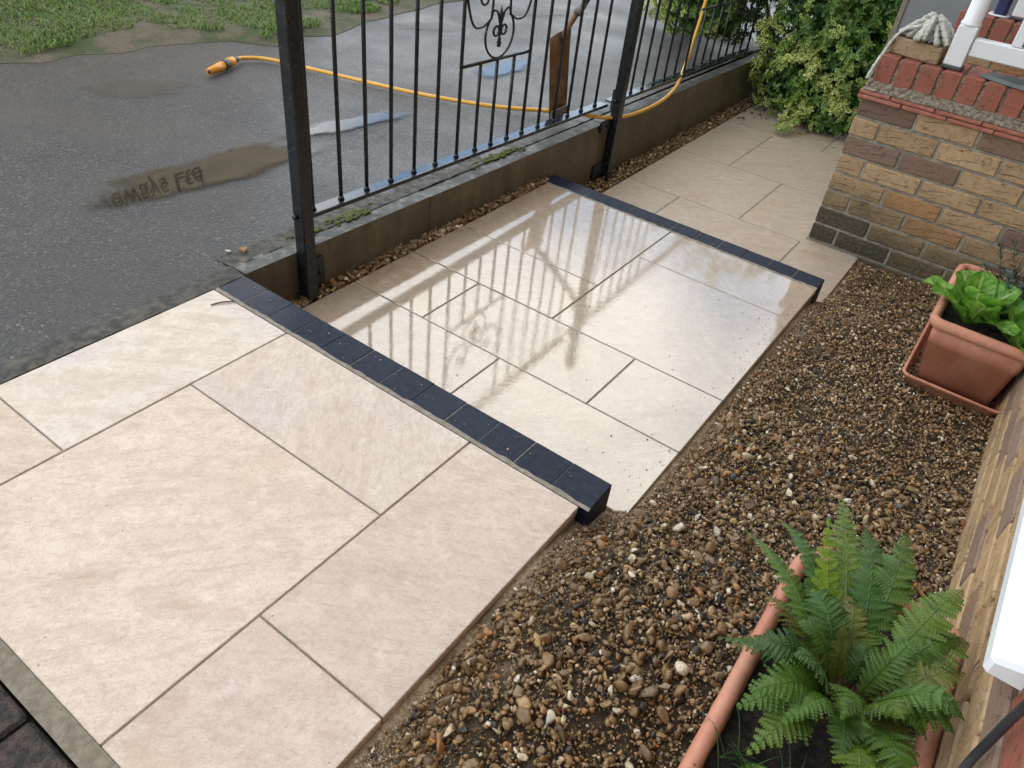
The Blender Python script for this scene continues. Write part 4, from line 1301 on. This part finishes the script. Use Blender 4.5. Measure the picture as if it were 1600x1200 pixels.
for z0, z1, s in ((0, .006, 1.0), (.0063, .012, .95)):
    W = [(x * s, y * s, z0) for x, y, _ in V] + [(x * s * .985, y * s * .97, z1) for x, y, _ in V]
    m.add(W, [tuple(range(k))[::-1], tuple(range(k, 2 * k))] + [(i, (i + 1) % k, k + (i + 1) % k, k + i) for i in range(k)])
tag(m.build('slate', M['slate'], loc=(1.47, 2.275, ZT + .002), rot=(0, 0, R(-6))), 'broken piece of dark green slate lying on the red coping', 'slate')
gw = MB().add(*cbox(.80, 1.89, 3.46, 3.52, -.4, 1.6, c=.006)).build('grey_wall', M['render'])
tag(gw, 'plain grey painted wall behind the mop and porch', 'wall')
tag(box('corner_trim', (.79, .815, 3.45, 3.459, -.4, 1.6), M['haunch'], c=.002), 'pale grey trim on the edge of the grey wall', 'trim')

# ------------------------------------------------------------------ planters
def planter(name, loc, w, l, h, r, taper, label, tray=None, cat='planter'):
    o = empty(name, loc)
    tag(o, label, cat)
    rim = .026
    hh = h - .036
    outer = [rrect(w * taper, l * taper, r * .8, 0), rrect(w * (taper + (1 - taper) * .72), l * (taper + (1 - taper) * .72), r * .9, hh * .74), rrect(w * (taper + (1 - taper) * .76) + .006, l * (taper + (1 - taper) * .76) + .006, r * .9, hh * .75), rrect(w * (taper + (1 - taper) * .95) + .006, l * (taper + (1 - taper) * .95) + .006, r, hh)]
    inner = [rrect(w - .012, l - .012, r * .9, hh), rrect(w * taper - .012, l * taper - .012, r * .7, .01)]
    MB().add(*loft(outer + inner)).build('body', M['terracotta'], o, True)
    prof = [(.003, h - .03), (.012, h - .034), (.019, h - .029), (.022, h - .018), (.019, h - .006), (.011, h), (.002, h - .002), (-.004, h - .009), (-.004, h - .028)]
    loops = [rrect(w + 2 * q, l + 2 * q, r + max(q, -.003), z) for q, z in prof]
    V, F = loft(loops + [loops[0]], False, False)
    MB().add(V, F).build('rim', M['terracotta'], o, True)
    if tray:
        tw, tl, th = tray
        lo = [rrect(tw - .03, tl - .03, .02, -.006), rrect(tw, tl, .024, th - .012), rrect(tw + .012, tl + .012, .026, th - .01), rrect(tw + .016, tl + .016, .028, th - .004), rrect(tw + .012, tl + .012, .026, th), rrect(tw - .002, tl - .002, .022, th - .002), rrect(tw - .02, tl - .02, .018, .002)]
        MB().add(*loft(lo)).build('tray', M['terracotta'], o, True)
    V, F = grid(-w / 2 + .006, w / 2 - .006, -l / 2 + .006, l / 2 - .006, 26, 40, lambda x, y: h - .05 + float(vnoise(x + 3, y + 7, 40, 50)) * .016 + float(vnoise(x + 3, y + 7, 90, 51)) * .008)
    MB().add(V, F).build('soil', M['soil'], o, True)
    return o
T1 = (1.7305, -.362, -.085)
planter('trough_planter', T1, .252, .70, .205, .03, .86, 'long terracotta trough with the fern, in the near right corner')
T2 = (1.742, 1.435, -.222)
planter('square_planter', T2, .262, .44, .265, .02, .80, 'terracotta planter with lettuces standing in a matching tray by the porch', tray=(.285, .45, .055))

# ------------------------------------------------------------------ fern
fern = empty('fern', (1.735, -.285, .085))
tag(fern, 'shuttlecock fern with toothed green fronds in the terracotta trough', 'fern')
FO = Vector((1.735, -.285, .085))
def t_len(b, c, t):
    b, c, t = Vector(b), Vector(c), Vector(t)
    return ((c - b).length + (t - c).length + (t - b).length) / 2
def frond(b, c, t, wd, color, npin=22, curl=0.0, roll=0.0):
    npin = int(npin * .78); wd *= .78
    pw = (t_len(b, c, t) * .84 / npin) * .74
    b, c, t = Vector(b), Vector(c), Vector(t)
    nP = 30
    P = [b * (1 - u) ** 2 + c * 2 * u * (1 - u) + t * u * u for u in np.linspace(0, 1, nP)]
    m = MB()
    T0 = (t - b).normalized()
    side0 = T0.cross(Vector((0, 0, 1)))
    if side0.length < .25: side0 = Vector((1, .2, 0))
    side0 = (Matrix.Rotation(roll, 3, T0) @ side0.normalized())
    m.add(*tube(P, list(np.linspace(.0028, .0007, nP)), 5))
    for i in range(npin):
        u = .16 + .84 * (i + .5) / npin
        prof = min(1, ((u - .10) / .28)) ** .8 * (1 - max(0, (u - .42) / .60) ** 1.35)
        L = wd * max(prof, .03)
        q = b * (1 - u) ** 2 + c * 2 * u * (1 - u) + t * u * u
        tg = ((c - b) * (2 * (1 - u)) + (t - c) * (2 * u)).normalized()
        sd = (side0 - tg * side0.dot(tg)).normalized()
        up = sd.cross(tg).normalized()
        if up.z < 0: up = -up
        for s in (-1, 1):
            d_ = (sd * s + tg * (.32 + .25 * u) + up * random.uniform(.0, .22)).normalized()
            ac = up.cross(d_).normalized()
            d_ = (d_ + Vector((random.gauss(0, .07), random.gauss(0, .07), random.gauss(0, .07)))).normalized()
            ac = up.cross(d_).normalized()
            Lp = L * random.uniform(.85, 1.08)
            nl = max(3, int(7 * prof + 2))
            wv = pw * (.55 + .5 * prof)
            dr = random.uniform(.12, .38) + curl
            for k in range(nl):
                t0 = k / nl; t1 = (k + 1) / nl
                dp = lambda z_: up * (-dr * Lp * z_ * z_)
                m0 = q + d_ * Lp * t0 + dp(t0); m1 = q + d_ * Lp * t1 + dp(t1)
                wk = wv * (1 - t0 ** 1.6 * .75) * random.uniform(.85, 1.1)
                st = d_ * (Lp / nl)
                for e in (-1, 1):
                    o1 = m0 + ac * e * wk * .72 + st * .12 + up * wk * .12; o2 = m0 + ac * e * wk + st * .66 - up * wk * .22; o3 = m0 + ac * e * wk * .66 + st * .95
                    m.add([m0, o1, o2, o3, m1], [(0, 1, 2, 3, 4) if e * s > 0 else (4, 3, 2, 1, 0)])
    m.v = [tuple(Vector(p) - FO) for p in m.v]
    o = m.build('frond', M['fern'], fern)
    k = random.uniform(.85, 1.15)
    o.color = (color[0] * k, color[1] * k, color[2] * k, 1)
    return o
G1 = (.085, .17, .018); G2 = (.12, .2, .022); G3 = (.26, .4, .035); G4 = (.055, .125, .018); G5 = (.17, .185, .035)
CR = (1.735, -.285, .12)
def cr(dx, dy): return (CR[0] + dx, CR[1] + dy, CR[2])
frond(cr(-.03, .02), (1.62, -.22, .27), (1.497, -.13, .20), .034, G1, 24)
frond(cr(-.025, .03), (1.62, -.17, .30), (1.536, -.09, .22), .03, G4, 22)
frond(cr(-.02, .03), (1.655, -.215, .22), (1.601, -.10, .29), .044, G3, 17, roll=.2)
frond(cr(-.01, .04), (1.66, -.16, .28), (1.606, .035, .225), .055, G2, 28)
frond(cr(.0, .04), (1.70, -.14, .30), (1.66, .02, .20), .05, G4, 24)
frond(cr(.01, .04), (1.72, -.12, .30), (1.722, .04, .215), .05, G1, 24)
frond(cr(.02, .03), (1.78, -.16, .30), (1.825, -.03, .22), .05, G2, 26)
frond(cr(.03, .02), (1.80, -.19, .28), (1.862, -.09, .18), .058, G2, 24)
frond(cr(.03, .0), (1.80, -.24, .25), (1.862, -.17, .20), .05, G5, 22)
frond(cr(-.03, .0), (1.65, -.31, .26), (1.578, -.33, .19), .055, G4, 22)
frond(cr(-.03, -.01), (1.67, -.36, .24), (1.612, -.42, .17), .062, G1, 22)
frond(cr(-.02, -.02), (1.68, -.38, .22), (1.652, -.45, .13), .05, G2, 20)
frond(cr(.03, -.01), (1.82, -.28, .27), (1.866, -.28, .20), .05, G1, 22)
frond(cr(.02, -.02), (1.79, -.36, .28), (1.84, -.44, .20), .05, G1, 26)
frond(cr(.01, -.03), (1.76, -.40, .27), (1.79, -.50, .20), .06, G2, 26)
frond(cr(.0, -.02), (1.735, -.36, .24), (1.745, -.44, .22), .042, G4, 20)
frond(cr(-.01, .01), (1.70, -.27, .21), (1.685, -.25, .25), .036, G5, 16)
frond(cr(.01, .01), (1.76, -.25, .22), (1.775, -.215, .25), .04, G1, 18)
extra = []
for i in range(26):
    a = 2 * math.pi * i / 26 * 1.0 + random.uniform(-.25, .25)
    l = random.uniform(.06, .18)
    b_ = Vector(cr(.02 * math.cos(a), .02 * math.sin(a)))
    t_ = Vector((CR[0] + min(l * math.cos(a) * 1.1, .13), CR[1] + l * 1.15 * math.sin(a), random.uniform(.13, .25)))
    c_ = b_.lerp(t_, .45) + Vector((0, 0, random.uniform(.07, .13)))
    frond(b_, c_, t_, random.uniform(.034, .05), random.choice([G1, G2, G4, G5, G1]), random.choice([18, 20, 22]), curl=random.uniform(0, .4), roll=random.uniform(-.35, .35))
mm = MB()
for i in range(260):                               # fibrous brown crown
    a = random.uniform(0, 6.28); q = random.uniform(0, .045); ln = random.uniform(.012, .035)
    b_ = Vector((q * math.cos(a), q * math.sin(a), .035 + .03 * (1 - q / .045)))
    d_ = Vector((math.cos(a) * random.uniform(.1, 1), math.sin(a) * random.uniform(.1, 1), random.uniform(.1, 1))).normalized()
    mm.add(*tube([b_, b_ + d_ * ln * .5, b_ + d_ * ln + Vector((0, 0, -ln * .3))], [.002, .0015, .0004], 4))
mm.build('crown', M['crown'], fern)

# weeds in the trough
wd = empty('weed', (1.70, -.45, .085))
tag(wd, 'thin grass weeds growing in front of the fern', 'weed')
for i in range(34):
    a = random.uniform(0, 6.28); l = random.uniform(.05, .12)
    b = Vector((random.uniform(-.07, .06), random.uniform(-.04, .04), -.006))
    t = b + Vector((math.cos(a) * l * .7, math.sin(a) * l * .7, l * .55)); c = b.lerp(t, .5) + Vector((0, 0, l * .35))
    P = [b * (1 - u) ** 2 + c * 2 * u * (1 - u) + t * u * u for u in np.linspace(0, 1, 7)]
    MB().add(*tube(P, list(np.linspace(.0014, .0003, 7)), 4)).build('blade', M['fern'], wd, True).color = (.06, .14, .04, 1)
def leaf(name, parent, mat, base, az, L, W, lift, curlv, ruffle, seed, nu=14, nv=10, cup=.25):
    V = []; F = []; A = []
    rr = random.Random(seed)
    ph = rr.uniform(0, 6)
    p = Vector((0, 0, 0)); ang = lift
    mids = []
    for i in range(nu + 1):
        mids.append((p.copy(), ang))
        p = p + Vector((math.cos(ang), 0, math.sin(ang))) * (L / nu)
        ang -= curlv / nu
    for i in range(nu + 1):
        u = i / nu
        wv = W * (.2 + .8 * math.sin(math.pi * min(1, .08 + .62 * u ** 1.25)) ** 1.2) * (1 - max(0, (u - .82) / .18) ** 2.2 * .9)
        q, an = mids[i]
        nrm = Vector((-math.sin(an), 0, math.cos(an)))
        for j in range(nv + 1):
            v_ = -1 + 2 * j / nv
            off = nrm * (cup * wv * v_ * v_ + ruffle * abs(v_) ** 2 * math.sin(u * 19 + ph + (2 if v_ > 0 else 0)) + .0018 * math.sin(u * 40 + v_ * 9))
            pt = q + Vector((0, 1, 0)) * (wv * v_) + off
            x, y = pt.x * math.cos(az) - pt.y * math.sin(az), pt.x * math.sin(az) + pt.y * math.cos(az)
            V.append((x + base[0], y + base[1], pt.z + base[2])); A.append(1 - abs(v_))
    for i in range(nu):
        for j in range(nv):
            a = i * (nv + 1) + j; F.append((a, a + 1, a + nv + 2, a + nv + 1))
    me = MB().add(V, F).mesh(name, mat, True)
    at = me.attributes.new('edge', 'FLOAT', 'POINT'); at.data.foreach_set('value', np.array(A, np.float32))
    at = me.attributes.new('along', 'FLOAT', 'POINT'); at.data.foreach_set('value', np.repeat(np.linspace(0, 1, nu + 1), nv + 1).astype(np.float32))
    return link(bpy.data.objects.new(name, me), parent)
sd = empty('seedling', (1.69, -.475, .088))
tag(sd, 'pale green broad-leaved seedling at the very front of the trough', 'seedling')
for i in range(4): leaf('leaf', sd, M['lettuce'], (0, 0, -.004), .6 + i * 1.57, .05, .019, .7, 1.0, .002, i, 8, 6)

def lettuce(loc, n, L, label, seed):
    o = empty('lettuce', loc)
    tag(o, label, 'lettuce', 'lettuces in the planter')
    rr = random.Random(seed)
    for i in range(n):
        t = i / n
        az = i * 2.4 + rr.uniform(-.25, .25) + seed
        leaf('leaf', o, M['lettuce'], (.006 * math.cos(az), .006 * math.sin(az), -.006), az, L * (1.1 - .25 * t) * rr.uniform(.85, 1.1), L * .25 * rr.uniform(.85, 1.1), R(50) + R(32) * t, R(15) + R(45) * (1 - t), .006, seed * 10 + i, cup=.35)
    return o
zs_ = T2[2] + .265 - .045
lettuce((1.690, 1.33, zs_), 12, .175, 'bright green lettuce at the left of the planter by the porch', 3)
lettuce((1.832, 1.285, zs_), 10, .14, 'smaller bright green lettuce at the right of the planter by the porch', 5)
hb_ = empty('evergreen_sprig', (1.80, 1.52, zs_))
tag(hb_, 'dark grey green needle-leaved herb behind the lettuces', 'herb')
for i in range(64):
    a = random.uniform(0, 6.28); l = random.uniform(.08, .21); q = random.uniform(.0, .08)
    b = Vector((q * math.cos(a), q * 1.3 * math.sin(a), -.005)); t = b + Vector((math.cos(a) * l * .55, math.sin(a) * l * .7, l * .8)); c = b.lerp(t, .5) + Vector((0, 0, l * .15))
    P = [b * (1 - u) ** 2 + c * 2 * u * (1 - u) + t * u * u for u in np.linspace(0, 1, 9)]
    m = MB().add(*tube(P, .0012, 4), tint=.3)
    tg = (t - b).normalized()
    for k in range(70):
        u = random.uniform(.12, 1); p = b * (1 - u) ** 2 + c * 2 * u * (1 - u) + t * u * u
        th = random.uniform(0, 6.28); s1 = tg.orthogonal().normalized(); s2 = tg.cross(s1)
        d_ = (s1 * math.cos(th) + s2 * math.sin(th) + tg * .7).normalized(); wv = d_.cross(tg).normalized() * .0024
        ln = random.uniform(.013, .024)
        m.add([p - wv * .5, p + d_ * ln * .5 + wv, p + d_ * ln, p + d_ * ln * .5 - wv], [(0, 1, 2, 3)], tint=min(1, .15 + .75 * u * random.random()))
    m.build('stem', M['sprig'], hb_)

# ------------------------------------------------------------------ van on the road, mirrored in the puddle
van = empty('van', (-4.75, .95, -.04))
tag(van, 'pale works van with dark lettering parked beyond the verge', 'van')
prof = [(-2.4, .38), (-2.4, 1.0), (-2.36, 1.95), (-2.25, 2.12), (1.05, 2.16), (1.3, 2.05), (1.75, 1.32), (2.35, 1.05), (2.45, .8), (2.45, .38)]
prof = [(-y, z) for y, z in prof][::-1]
k = len(prof); V = []
for x, s in ((-.93, .97), (-.95, 1), (.95, 1), (.93, .97)):
    for y, z in prof: V.append((x, y * s, .38 + (z - .38) * s))
F = [tuple(range(k))[::-1], tuple(range(3 * k, 4 * k))]
for i in range(3):
    for j in range(k): F.append((i * k + j, i * k + (j + 1) % k, (i + 1) * k + (j + 1) % k, (i + 1) * k + j))
bd = MB().add(V, F).build('body', M['van'], van)
for y in (1.5, -1.65):
    for sx in (-1, 1):
        wl_ = MB().add(*tube([(sx * .72, y, .34), (sx * .955, y, .34)], .34, 24)).build('wheel', M['tyre'], van, True)
        MB().add(*tube([(sx * .95, y, .34), (sx * .965, y, .34)], .2, 20)).build('rim', M['steel'], wl_, True)
for sx in (-1, 1):
    V = [(sx * .955, -.72, 1.3), (sx * .955, -1.6, 1.32), (sx * .955, -1.26, 1.95), (sx * .955, -.72, 1.98)]
    V += [(x + sx * .01, y, z) for x, y, z in V]
    MB().add(V, [(0, 1, 2, 3), (4, 5, 6, 7), (0, 1, 5, 4), (1, 2, 6, 5), (2, 3, 7, 6), (3, 0, 4, 7)]).build('side_window', M['glass'], van)
    MB().add(*cbox(-.1, .1, -2.48, -2.43, .7, .9, c=.02)).build('headlight', M['glass'], van, loc=(sx * .7, 0, 0))
V = [(-.8, -1.33, 2.03), (.8, -1.33, 2.03), (.85, -1.74, 1.36), (-.85, -1.74, 1.36)]; V += [(x, y - .02, z + .012) for x, y, z in V]
MB().add(V, [(0, 1, 2, 3), (4, 5, 6, 7), (0, 1, 5, 4), (1, 2, 6, 5), (2, 3, 7, 6), (3, 0, 4, 7)]).build('windscreen', M['glass'], van)
def lettering(txt, y_end, z, size):
    cu = bpy.data.curves.new('lettering', 'FONT'); cu.body = txt; cu.size = size; cu.align_x = 'RIGHT'; cu.extrude = .002
    to = bpy.data.objects.new('lettering_source', cu); col.objects.link(to)
    bpy.context.view_layer.update()
    me = bpy.data.meshes.new_from_object(to.evaluated_get(bpy.context.evaluated_depsgraph_get()))
    bpy.data.objects.remove(to)
    me.materials.clear(); me.materials.append(M['letter'])
    o = bpy.data.objects.new('lettering', me)
    o.rotation_euler = (R(90), 0, R(90)); o.location = (.953, y_end, z)
    link(o, van)
lettering('Driveways Ltd', 2.38 - .95, 1.68, .2)
lettering('Block Paving', 2.98 - .95, 1.5, .14)
